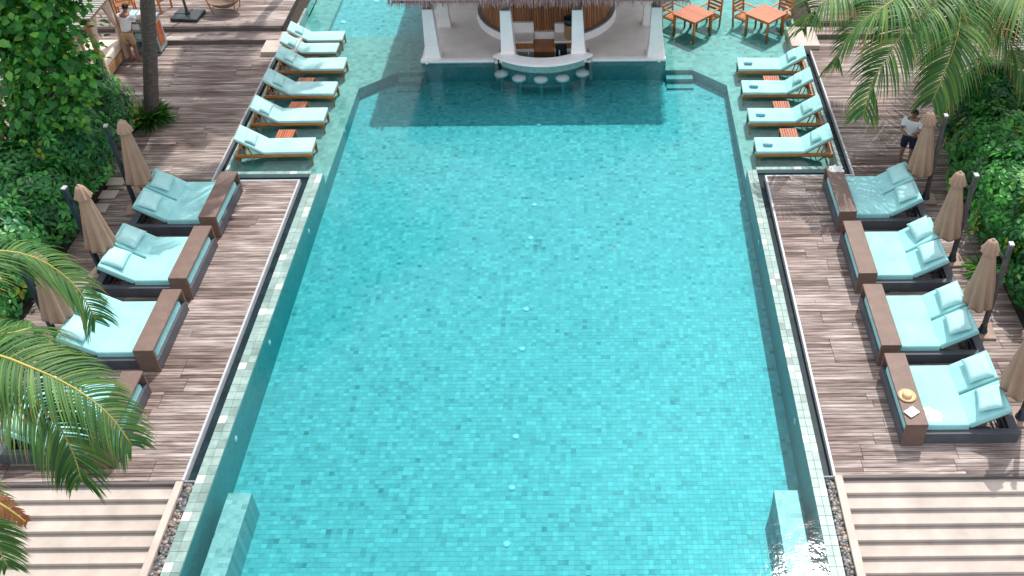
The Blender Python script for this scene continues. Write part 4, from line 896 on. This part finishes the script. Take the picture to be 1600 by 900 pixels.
def person(label, loc, rz, bend, arms, shorts, grp=None):
    """standing figure facing -y; bend = forward lean of the upper body, arms = (elbow, wrist) offsets per side"""
    t = thing('person', label, 'person', loc, rz)
    def L(z, y=0): k_ = max(0, z - .95); return (0, -k_ * math.sin(bend) + y, .95 + k_ * math.cos(bend) if z > .95 else z)
    J = {'pelvis': (L(.95), (.14, .11)), 'waist': (L(1.08), (.13, .10)), 'chest': (L(1.26), (.16, .115)), 'collar': (L(1.40), (.12, .09)), 'neck': (L(1.46), .052), 'jaw': (L(1.53, -.035), (.062, .075)), 'skull': (L(1.62, -.045), (.075, .092)), 'top': (L(1.67, -.045), .05)}
    E_ = [('pelvis', 'waist'), ('waist', 'chest'), ('chest', 'collar'), ('collar', 'neck'), ('neck', 'jaw'), ('jaw', 'skull'), ('skull', 'top')]
    hands = []
    for s_, nm in ((-1, 'r'), (1, 'l')):
        J.update({'hip' + nm: ((s_ * .095, 0, .86), .088), 'knee' + nm: ((s_ * .11, -.02, .48), .058), 'calf' + nm: ((s_ * .112, .01, .34), .055), 'ank' + nm: ((s_ * .115, .02, .09), .036), 'heel' + nm: ((s_ * .117, .03, .045), .036), 'toe' + nm: ((s_ * .13, -.14, .03), (.04, .024))})
        sh = L(1.37); sx = Vector(sh) + Vector((s_ * .185, 0, 0)); el = sx + Vector(arms[nm][0]); wr_ = el + Vector(arms[nm][1])
        J.update({'sh' + nm: (tuple(sx), .058), 'el' + nm: (tuple(el), .041), 'wr' + nm: (tuple(wr_), .027)})
        d = (wr_ - el).normalized(); pm = wr_ + d * .07; J['palm' + nm] = (tuple(pm), (.038, .018))
        E_ += [('pelvis', 'hip' + nm), ('hip' + nm, 'knee' + nm), ('knee' + nm, 'calf' + nm), ('calf' + nm, 'ank' + nm), ('ank' + nm, 'heel' + nm), ('heel' + nm, 'toe' + nm), ('collar', 'sh' + nm), ('sh' + nm, 'el' + nm), ('el' + nm, 'wr' + nm), ('wr' + nm, 'palm' + nm)]
        side = d.cross(Vector((0, 0, 1))).normalized() if abs(d.z) < .9 else Vector((1, 0, 0))
        for f_, (o_, ln) in enumerate(((-.027, .060), (-.009, .072), (.009, .068), (.027, .052))):
            a = pm + side * o_ + d * .03; b = a + d * ln * .6; c2 = b + (d * .6 + Vector((0, 0, -.8))).normalized() * ln * .4
            for q_, (pt, rr) in enumerate(((a, .0095), (b, .009), (c2, .0075))): J[f'f{nm}{f_}{q_}'] = (tuple(pt), rr)
            E_ += [('palm' + nm, f'f{nm}{f_}0'), (f'f{nm}{f_}0', f'f{nm}{f_}1'), (f'f{nm}{f_}1', f'f{nm}{f_}2')]
        th = wr_ + d * .035 - side * .035; th2 = th + (d * .8 - side * .5).normalized() * .045
        J['th' + nm] = (tuple(th), .011); J['tt' + nm] = (tuple(th2), .009); E_ += [('wr' + nm, 'th' + nm), ('th' + nm, 'tt' + nm)]
    b_ = skin('body', J, E_, 'skin', t)
    # face: nose, brow-eyes, mouth, ears, as a child of the body
    hd = Vector(J['skull'][0]); fm = MB()
    fm.tube([hd + Vector((0, -.088, .01)), hd + Vector((0, -.11, -.025)), hd + Vector((0, -.09, -.035))], [.009, .014, .010], 8)
    for s_ in (-1, 1): fm.tube([hd + Vector((s_ * .074, .0, .012)), hd + Vector((s_ * .086, .012, -.005)), hd + Vector((s_ * .074, .004, -.04))], [.012, .016, .009], 8)
    fm.build('face', 'skin', t, True)
    ey = MB()
    for s_ in (-1, 1): ey.tube([hd + Vector((s_ * .03 - .012, -.088, .004)), hd + Vector((s_ * .03 + .012, -.088, .004))], .007, 8)
    ey.tube([hd + Vector((-.022, -.078, -.068)), hd + Vector((.022, -.078, -.068))], .006, 8); ey.build('eyes_and_mouth', 'hair', t, True)
    hp = MB(); n = 24
    for i in range(9):
        ph = PI * .62 * i / 8
        for k_ in range(n):
            a = 2 * PI * k_ / n; fr = max(0, -math.sin(a)); ph2 = ph * (1 - .42 * fr ** 1.5)
            rr = 1 + .03 * math.sin(7 * a + 3 * i); hp.v.append((hd.x + .089 * rr * math.sin(ph2) * math.cos(a), hd.y + .008 + .107 * rr * math.sin(ph2) * math.sin(a), hd.z + .005 + .098 * rr * math.cos(ph2)))
    for i in range(8):
        for k_ in range(n): hp.f.append((i * n + k_, i * n + (k_ + 1) % n, (i + 1) * n + (k_ + 1) % n, (i + 1) * n + k_))
    hp.build('hair', 'hair', t, True)
    up = lambda p_, v: tuple(Vector(p_) + Vector(v))
    SJ = {'hem': (L(.90), (.168, .135)), 'waist': (L(1.06), (.160, .128)), 'chest': (L(1.26), (.185, .14)), 'collar': (L(1.385), (.135, .105)), 'nk': (L(1.425), (.075, .07))}
    SE = [('hem', 'waist'), ('waist', 'chest'), ('chest', 'collar'), ('collar', 'nk')]
    for nm in 'rl':
        a, b2 = Vector(J['sh' + nm][0]), Vector(J['el' + nm][0]); SJ['s' + nm] = (tuple(a), .078); SJ['m' + nm] = (tuple(a + (b2 - a) * .72), .072); SE += [('collar', 's' + nm), ('s' + nm, 'm' + nm)]
    skin('shirt', SJ, SE, 'tee', t)
    PJ = {'w': ((0, 0, .96), (.158, .125)), 'c': ((0, 0, .86), (.16, .13))}; PE = [('w', 'c')]
    for s_, nm in ((-1, 'r'), (1, 'l')): PJ['h' + nm] = ((s_ * .10, 0, .78), .108); PJ['k' + nm] = ((s_ * .112, -.012, .52), .092); PE += [('c', 'h' + nm), ('h' + nm, 'k' + nm)]
    skin('shorts', PJ, PE, shorts, t)
    for s_ in (-1, 1): MB().box(s_ * .122 - .048, s_ * .122 + .048, -.175, .075, 0.0, .016).build('sandal', 'sandal', t, bevel=.006, seg=1)
    return t
person('person in white tee and navy shorts standing with head bowed behind a folded umbrella', (7.63, 20.72, .004), R(-24), R(12), {'r': ((-.05, -.03, -.27), (.10, -.21, .04)), 'l': ((.05, -.03, -.27), (-.10, -.20, .06))}, 'navy')
person('person in white shirt and khaki shorts leaning over the towel cart', (-13.62, 26.52, .004), R(168), R(24), {'r': ((-.05, -.16, -.20), (.03, -.23, -.03)), 'l': ((.06, -.17, -.19), (-.02, -.23, -.02))}, 'khaki')

# ------------------------------------------------------------------ plants
def blob_points(blobs, n, shell=(0.72, 1.06)):
    vol = np.array([b[3] * b[4] + b[4] * b[5] + b[3] * b[5] for b in blobs]); which = RNG.choice(len(blobs), n, p=vol / vol.sum())
    B = np.array(blobs, float)[which]; d = nrm(RNG.normal(0, 1, (n, 3))); d[:, 2] = np.where(d[:, 2] < -.35, -d[:, 2], d[:, 2])
    lump = 1 + .13 * np.sin(d[:, 0] * 7 + B[:, 0] * 3) * np.sin(d[:, 1] * 6 + B[:, 1] * 5) + .08 * np.sin(d[:, 2] * 11 + B[:, 0])
    r = RNG.uniform(shell[0], shell[1], (n, 1)) * lump[:, None]
    return B[:, :3] + d * B[:, 3:] * r, nrm(d / B[:, 3:])
GREENS = np.array([(0.020, 0.115, 0.026), (0.030, 0.165, 0.040), (0.045, 0.215, 0.050), (0.018, 0.125, 0.042), (0.070, 0.27, 0.06)])
def tints(n, pal=GREENS, yellow=0.03):
    c = pal[RNG.integers(len(pal), size=n)] * RNG.uniform(.7, 1.35, (n, 1)); y = RNG.random(n) < yellow; c[y] = np.array((0.26, 0.30, 0.04)) * RNG.uniform(.7, 1.2, (y.sum(), 1)); return c
def shrub(label, cx, cy, blobs, n, size, pal=GREENS, ratio=.48, per=6, group='leafy shrubs in the hedge', cat='shrub', name='leafy_shrub', yellow=.02):
    t = thing(name, label, cat, (cx, cy, -.1), 0, group)
    bl = [(bx, by, bz + .1, rx, ry, rz) for bx, by, bz, rx, ry, rz in blobs]
    cpos, cn = blob_points(bl, n); up = np.array([0, 0, 1.0])
    t1 = nrm(np.cross(cn, RNG.normal(0, 1, cn.shape))); t2 = np.cross(cn, t1); P_, D_, N_, S_ = [], [], [], []
    for k_ in range(per):
        a = 2 * PI * k_ / per + RNG.uniform(-.35, .35, (n, 1)); d = np.cos(a) * t1 + np.sin(a) * t2 + cn * .25 + np.array([0, 0, -.22])
        s_ = size * RNG.uniform(.65, 1.25, n); P_.append(cpos + nrm(d) * s_[:, None] * .15); D_.append(d); N_.append(nrm(cn + up * .9 + RNG.normal(0, .25, cn.shape))); S_.append(s_)
    tt = np.repeat(tints(n, pal, yellow)[None], per, 0).reshape(-1, 3) * RNG.uniform(.85, 1.15, (n * per, 1))
    leaves('foliage', np.concatenate(P_), np.concatenate(D_), np.concatenate(N_), np.concatenate(S_), ratio, tt, MAT['leaf'], t)
    m = MB()
    for bx, by, bz, rx, ry, rz in bl:
        for j in range(4):
            e = Vector((bx + random.uniform(-.5, .5) * rx, by + random.uniform(-.5, .5) * ry, bz + random.uniform(0, .6) * rz)); b0 = Vector((bx * .5 + random.uniform(-.1, .1), by * .5 + random.uniform(-.1, .1), 0)); m.tube([b0, (b0 + e) / 2 + Vector((random.uniform(-.1, .1), random.uniform(-.1, .1), 0)), e], [.03, .02, .008], 5)
    m.build('stems', 'bark_brown', t)
    return t
tag(MB().box(-24, -12.1, 8, 20.3, -.4, -.05).box(-24, -16.8, 20.3, 34, -.4, -.05).build('planting_bed', 'soil'), kind='structure')
tag(MB().box(8.7, 20, 8, 20.3, -.4, -.05).box(12.2, 20, 20.3, 34, -.4, -.05).build('planting_bed', 'soil'), kind='structure')
DEEP = GREENS * np.array([1.1, 1.1, 1.25])
for i, (x, y, hh, lb) in enumerate(((-13.1, 22.2, 1.7, 'dark leafy shrub at the foot of the large-leaved tree by the bare trunk'), (-12.9, 20.3, 1.9, 'glossy shrub behind the umbrella beside the terracotta pot'), (-12.9, 18.4, 1.7, 'glossy rounded shrub between the first and second umbrellas from the pot'),
                                    (-13.0, 16.6, 1.6, 'pale glossy shrub behind the second umbrella from the pot'), (-13.0, 14.8, 1.4, 'dark shrub behind the umbrella hidden by palm fronds'), (-12.9, 13.0, 1.3, 'shrub behind the daybed that is covered by fronds'),
                                    (-14.9, 19.3, 2.2, 'tall shrub standing behind the glossy hedge row'), (-15.0, 16.6, 2.0, 'tall dark shrub at the back of the glossy hedge, by the frond tips'))):
    shrub(lb, x, y, [(0, 0, hh * .5, 1.05, 1.1, hh * .55), (.35, -.4, hh * .33, .75, .8, hh * .42), (-.4, .5, hh * .6, .9, .9, hh * .5)], 1150, .175, DEEP if i % 2 else GREENS)
LITE = GREENS * np.array([1.25, 1.2, 1.0])
for i, (x, y, hh, lb) in enumerate(((9.6, 21.6, 1.9, 'leafy bush under the hanging palm frond beside the person'), (9.3, 19.7, 1.7, 'bright leafy bush behind the umbrella of the person'), (9.25, 17.8, 1.8, 'bright leafy bush by the second umbrella from the person'),
                                    (9.4, 15.9, 1.7, 'leafy bush next to the small spiky plant'), (9.5, 14.0, 1.6, 'leafy bush behind the third umbrella from the person'), (9.7, 12.2, 1.5, 'leafy bush behind the umbrella by the straw hat'),
                                    (11.2, 20.2, 2.3, 'tall bush behind the bright hedge, below the cabana'), (11.2, 17.6, 2.3, 'tall bush at the back of the bright hedge'), (11.4, 15.0, 2.1, 'tall dark bush at the back beyond the third umbrella'))):
    shrub(lb, x, y, [(0, 0, hh * .5, .95, 1.1, hh * .55), (-.3, -.45, hh * .33, .65, .7, hh * .42), (.4, .5, hh * .6, .9, .9, hh * .5)], 1050, .165, LITE if i % 3 else GREENS, .5, 6, yellow=.04)

def tree(label, base, crown, n, size, name='broadleaf_tree'):
    t = thing(name, label, 'tree', base); m = MB()
    m.tube([(0, 0, 0), (.1, .1, 1.2), (.05, .2, 2.4), (.25, .3, 3.8)], [.14, .12, .095, .05], 10)
    for bx, by, bz, rx, ry, rz in crown:
        m.tube([(.08, .15, max(.8, bz * .55)), (bx * .5, by * .5, bz * .75), (bx, by, bz)], [.06, .045, .02], 7)
    m.build('trunk', 'bark_brown', t, True)
    c_, cn_ = blob_points(crown, 210, (.5, 1.12)); w_ = RNG.integers(210, size=n); up = np.array([0, 0, 1.0])
    p_ = c_[w_] + RNG.normal(0, 1, (n, 3)) * np.array([.19, .19, .14]); n_ = nrm(cn_[w_] * .7 + nrm(p_ - c_[w_]) * .8)
    d = nrm(n_ * .6 + RNG.normal(0, .55, n_.shape) + np.array([0, 0, -.55])); nn = nrm(n_ * .8 + up * .8 + RNG.normal(0, .35, n_.shape))
    z = (p_[:, 2] - p_[:, 2].min()) / (np.ptp(p_[:, 2]) + .01)
    leaves('crown', p_, d, nn, size * RNG.uniform(.6, 1.25, n), .82, tints(n, np.concatenate([GREENS * np.array([1.2, 1.15, .9]), [(.17, .38, .055), (.11, .32, .06)]]), .01), MAT['leaf'], t, .18, .3)
    return t
TB = Vector((-13.9, 20.6, -.05))
def pY(x, y, Y):
    a = px(x, y, 0); d = a - Vector((0, 0, H)); return Vector((0, 0, H)) + d * (Y / a.y)
cr = []
for x, y, Y, rx, ry, rz in ((78, 62, 21.2, .74, .8, .75), (112, 98, 21.0, .58, .7, .62), (35, 30, 21.3, 1.0, .9, .8), (45, 95, 20.9, .85, .8, .75), (95, 130, 20.5, .75, .8, .65), (20, 60, 21.2, .9, .8, .8), (60, 165, 20.3, .8, .8, .7), (64, 10, 21.5, .7, .7, .6), (110, 175, 20.3, .5, .6, .5), (15, 190, 20.2, .8, .8, .6), (0, 10, 21.4, .9, .9, .9), (40, -20, 21.6, 1.0, .9, .7)):
    q_ = pY(x, y, Y) - TB; cr.append((q_.x, q_.y, q_.z, rx, ry, rz))
tree('large-leaved green tree in front of the cabanas', tuple(TB), cr, 5000, .20)
sp = []
def spiky(label, x, y, n, L, pal, z=0.0, width=.12):
    t = thing('spiky_plant', label, 'plant', (x, y, z)); a = RNG.uniform(0, 2 * PI, n); e = RNG.uniform(.25, 1.25, n); r0 = RNG.uniform(0, .3, n) * L * 1.4
    d = np.stack([np.cos(a) * np.cos(e), np.sin(a) * np.cos(e), np.sin(e)], 1); up = np.tile([0, 0, 1.0], (n, 1))
    pos = np.stack([np.cos(a) * r0, np.sin(a) * r0, RNG.uniform(0, .25, n) * L], 1)
    leaves('blades', pos, d, up, L * RNG.uniform(.6, 1.2, n), width, tints(n, pal, .08), MAT['leaf'], t, .1, .35); MB().tube([(0, 0, 0), (0, 0, .2)], [.04, .02], 6).build('stem', 'bark_brown', t)
for x, y in ((0, 0),): spiky('low spiky plant ringing the bare trunk on the deck', -12.0, 23.05, 420, .52, GREENS * np.array([1.0, .75, .7]), 0.0, .13)
spiky('small bright spiky plant at the edge of the deck beside the hedge', 8.35, 16.55, 60, .40, LITE, 0, .12)
# bare trunk through the deck, crown above the picture; two more palms seen by their shadows and fronds
def frond(parent, pts, leaflet, n=70, width=.042, pal=None, droopk=1.0, dead=0.12, side_bias=0.0):
    """one palm frond: midrib through the given points and hanging leaflets along it"""
    P_ = np.array([tuple(p_) for p_ in pts], float)
    s_ = np.concatenate([[0], np.cumsum(np.linalg.norm(np.diff(P_, axis=0), axis=1))]); s_ /= s_[-1]
    def at(t):                                     # Catmull-Rom through the points
        i = min(int(np.searchsorted(s_, t, 'right')) - 1, len(P_) - 2); u = (t - s_[i]) / (s_[i + 1] - s_[i])
        p0, p1, p2, p3 = P_[max(i - 1, 0)], P_[i], P_[i + 1], P_[min(i + 2, len(P_) - 1)]
        return .5 * ((2 * p1) + (-p0 + p2) * u + (2 * p0 - 5 * p1 + 4 * p2 - p3) * u * u + (-p0 + 3 * p1 - 3 * p2 + p3) * u ** 3)
    ts = np.linspace(0, 1, 24); f_ = MB().tube([at(t) for t in ts], [.028 * (1 - .85 * t) + .003 for t in ts], 6).build('frond', 'rib', parent, True)
    pal = GREENS if pal is None else pal; Vv, Ff, Tt = [], [], []
    for t in np.linspace(.10, .995, n):
        for sd in (-1, 1):
            tt = min(1, max(.08, t + RNG.normal(0, .003))); p_ = at(tt); tg = at(min(1, tt + .01)) - at(max(0, tt - .01)); tg /= np.linalg.norm(tg)
            up = np.array([0, 0, 1.0]); side = np.cross(tg, up); side /= np.linalg.norm(side); u2 = np.cross(side, tg)
            L = leaflet * (0.45 + .75 * math.sin(PI * min(1, .12 + tt * .86)) ** .7) * RNG.uniform(.85, 1.1); L *= .55 if tt > .97 else 1
            fw = .35 + .75 * tt ** 2
            d = side * sd * 1.0 + tg * fw + u2 * RNG.uniform(.05, .25); d /= np.linalg.norm(d); w_ = width * RNG.uniform(.8, 1.15); q_ = p_.copy(); b = len(Vv)
            col = (pal[RNG.integers(len(pal))] * .5 + pal.mean(0) * .5) * RNG.uniform(.8, 1.2); tipc = col if RNG.random() > dead else np.array((.30, .17, .05))
            wv = np.cross(d, u2); wv /= np.linalg.norm(wv) + 1e-9; seg = 5
            for k_ in range(seg + 1):
                wk = w_ * (.55, .95, 1.0, .8, .5, .04)[k_]; Vv.extend([q_ - wv * wk / 2, q_ + wv * wk / 2]); c = col * (1.0) if k_ < 4 else tipc; Tt.extend([c, c])
                q_ = q_ + d * L / seg; d = d + np.array([0, 0, -1.0]) * .26 * droopk * (1 + .25 * k_); d /= np.linalg.norm(d)
            for k_ in range(seg): Ff.append((b + 2 * k_, b + 2 * k_ + 1, b + 2 * k_ + 3, b + 2 * k_ + 2))
    tag(link('leaflets', npmesh('leaflets', np.array(Vv), np.array(Ff), MAT['frond'], np.array(Tt)), f_), kind='stuff')
    return f_
PALM = np.array([(0.028, 0.095, 0.030), (0.045, 0.14, 0.040), (0.075, 0.185, 0.055), (0.17, 0.26, 0.06), (0.022, 0.075, 0.032)])
def palm_crown_generic(t, c, nf, L, seed):
    rr = random.Random(seed)
    for i in range(nf):
        a = 2 * PI * i / nf + rr.uniform(-.2, .2); el = rr.uniform(.1, .9); d = Vector((math.cos(a), math.sin(a), 0))
        pts = [c, c + d * L * .3 + Vector((0, 0, L * .28 * el)), c + d * L * .65 + Vector((0, 0, L * .2 * el - .1 * L)), c + d * L * .92 + Vector((0, 0, -L * .25 * (1.3 - el)))]
        frond(t, pts, .85, 52, .06, PALM)
def palm(label, base, crown, name='coconut_palm', r0=.17, r1=.11, mid=None):
    t = thing(name, label, 'palm tree'); b, c = Vector(base), Vector(crown); n = 26; pts, rs = [], []
    for i in range(n):
        u = i / (n - 1); p_ = b.lerp(c, u); 
        if mid: p_ += Vector(mid) * math.sin(PI * u)
        pts.append(p_); rs.append((r0 * (1 - u) + r1 * u) * (1 + (.05 if i % 2 else -.02)) + (.05 if i == 0 else 0))
    MB().tube(pts, rs, 14).build('trunk', 'bark', t, True); return t, c
t, c = palm('grey bare palm trunk rising from the deck through a ring of spiky plants', (-12.10, 23.25, -.1), (-10.2, 23.1, 7.3), mid=(.08, 0, 0), r0=.19, r1=.15); palm_crown_generic(t, c, 15, 3.2, 4)
# coconut palm whose fronds hang into the upper right
t, c = palm('coconut palm with drooping fronds over the far deck beside the cabana', (9.9, 24.6, -.1), (9.12, 23.6, 4.0), r0=.16, r1=.13)
c = px(1512, -55, 4.0)
FR = [[(1400, -60, 4.35), (1292, 0, 4.0), (1262, 32, 3.4), (1253, 47, 3.1)],
      [(1450, -45, 4.4), (1396, 0, 4.25), (1344, 36, 3.8), (1314, 74, 3.2), (1303, 102, 2.7)],
      [(1490, -35, 4.3), (1454, 0, 4.2), (1420, 36, 3.9), (1384, 95, 3.2), (1363, 128, 2.7), (1349, 180, 1.9)],
      [(1508, -25, 4.2), (1503, 0, 4.1), (1496, 56, 3.6), (1479, 104, 3.0), (1457, 158, 2.3)],
      [(1523, -25, 4.2), (1540, 5, 4.0), (1565, 43, 3.6), (1585, 81, 3.1), (1602, 120, 2.6)],
      [(1545, -45, 4.3), (1585, -10, 4.2), (1625, 35, 3.8), (1655, 85, 3.2)],
      [(1560, -70, 4.4), (1640, -60, 4.3), (1710, -20, 3.7)],
      [(1480, -85, 4.5), (1420, -110, 4.4), (1350, -100, 3.9)], [(1515, -90, 4.7), (1520, -140, 4.9), (1525, -190, 4.7)]]
for f_ in FR: frond(t, [c] + [px(*q_) for q_ in f_], 1.10, 140, .042, PALM * 1.3, .72, .2)
# coconut palm at the near left, leaning in from outside the picture
t, c = palm('leaning coconut palm whose fronds hang over the near daybed and the steps', (-13.5, 7.0, -1.7), (-9.0, 8.3, 5.0), mid=(-.4, -.2, 0))
c = px(-190, 625, 5.0)
FL = [[(-110, 470, 5.5), (-40, 400, 5.55), (15, 393, 5.4), (70, 410, 5.1), (120, 450, 4.6), (150, 500, 4.0)],
      [(-120, 560, 5.3), (-40, 527, 5.3), (20, 520, 5.1), (52, 513, 4.95), (62, 535, 4.7)],
      [(-110, 570, 5.3), (-20, 553, 5.35), (50, 575, 5.2), (115, 606, 4.9), (170, 648, 4.5), (206, 696, 4.0)],
      [(-110, 600, 5.2), (-20, 588, 5.2), (45, 620, 5.0), (85, 658, 4.7), (112, 702, 4.3), (128, 752, 3.8)],
      [(-150, 680, 4.9), (-95, 735, 4.8), (-40, 800, 4.4), (-12, 840, 4.05), (12, 885, 3.6)],
      [(-150, 690, 4.7), (-110, 800, 4.4), (-60, 880, 3.8)], [(-260, 540, 5.4), (-330, 480, 5.5), (-420, 500, 5.0)], [(-200, 520, 5.5), (-170, 420, 5.8), (-120, 330, 5.7), (-80, 290, 5.3)], [(-270, 640, 5.3), (-360, 680, 5.0), (-420, 760, 4.3)]]
for f_ in FL: frond(t, [c] + [px(*q_) for q_ in f_], .76 if f_ is not FL[4] else .55, 185, .022, PALM * 1.15, .85, .10)
# dry brown frond sheath showing at the edge
frond(t, [px(-60, 760, 4.7), px(-25, 775, 4.6), px(8, 792, 4.45), px(40, 815, 4.2)], .16, 26, .03, np.array([(.22, .08, .03), (.16, .06, .025)]), .6, 0)
# a tall palm beyond the frame, behind the upper deck: its shade falls on the deck
t, c = palm('tall coconut palm behind the upper deck', (-9.9, 31.8, .2), (-8.6, 30.9, 10.4)); palm_crown_generic(t, c, 14, 3.2, 9)

# ------------------------------------------------------------------ small things
pt = thing('terracotta_pot', 'terracotta pot half hidden behind the folded umbrella', 'pot', (-10.95, 19.75, .003))
MB().lathe([(0, 0), (.10, 0), (.15, .2), (.165, .3), (.175, .3), (.175, .34), (.15, .34), (.14, .27), (0, .26)], 22).build('pot_body', 'terracotta', pt, True)
for i, (x, y) in enumerate(((-11.95, 19.75), (-11.97, 19.2), (-11.96, 20.3))): tag(MB().box(-.2, .2, -.17, .17, 0, .03).build('stepping_stone', 'limestone', None, loc=(x, y, .004), bevel=.006, seg=1), ['pale stepping stone level with the terracotta pot, by the hedge', 'pale stepping stone nearer the umbrella mast than the pot, by the hedge', 'pale stepping stone farthest from the daybeds, by the hedge'][i], 'stone', 'stepping stones beside the hedge')
lv = MB().add([(-.05, 0, 0), (0, -.025, .006), (.06, 0, .002), (0, .025, .006), (-.05, 0, .003), (0, -.025, .009), (.06, 0, .005), (0, .025, .009)], [(0, 3, 2, 1), (4, 5, 6, 7), (0, 1, 5, 4), (1, 2, 6, 5), (2, 3, 7, 6), (3, 0, 4, 7)]).mesh('fallen_leaf', MAT['dry_leaf'])
for x, y in ((1053, 63), (1080, 67), (1117, 69), (1131, 62), (1141, 60), (1165, 82), (1205, 88), (1150, 100), (1098, 78), (1185, 70), (700, 120), (960, 385)):
    p = px(x, y, ZW + .004); o = link('fallen_leaf', lv, None, (p.x, p.y, ZW + .003)); o.rotation_euler.z = random.uniform(0, 6); tag(o, 'small brown fallen leaf floating on the pool', 'leaf', 'fallen leaves on the water')
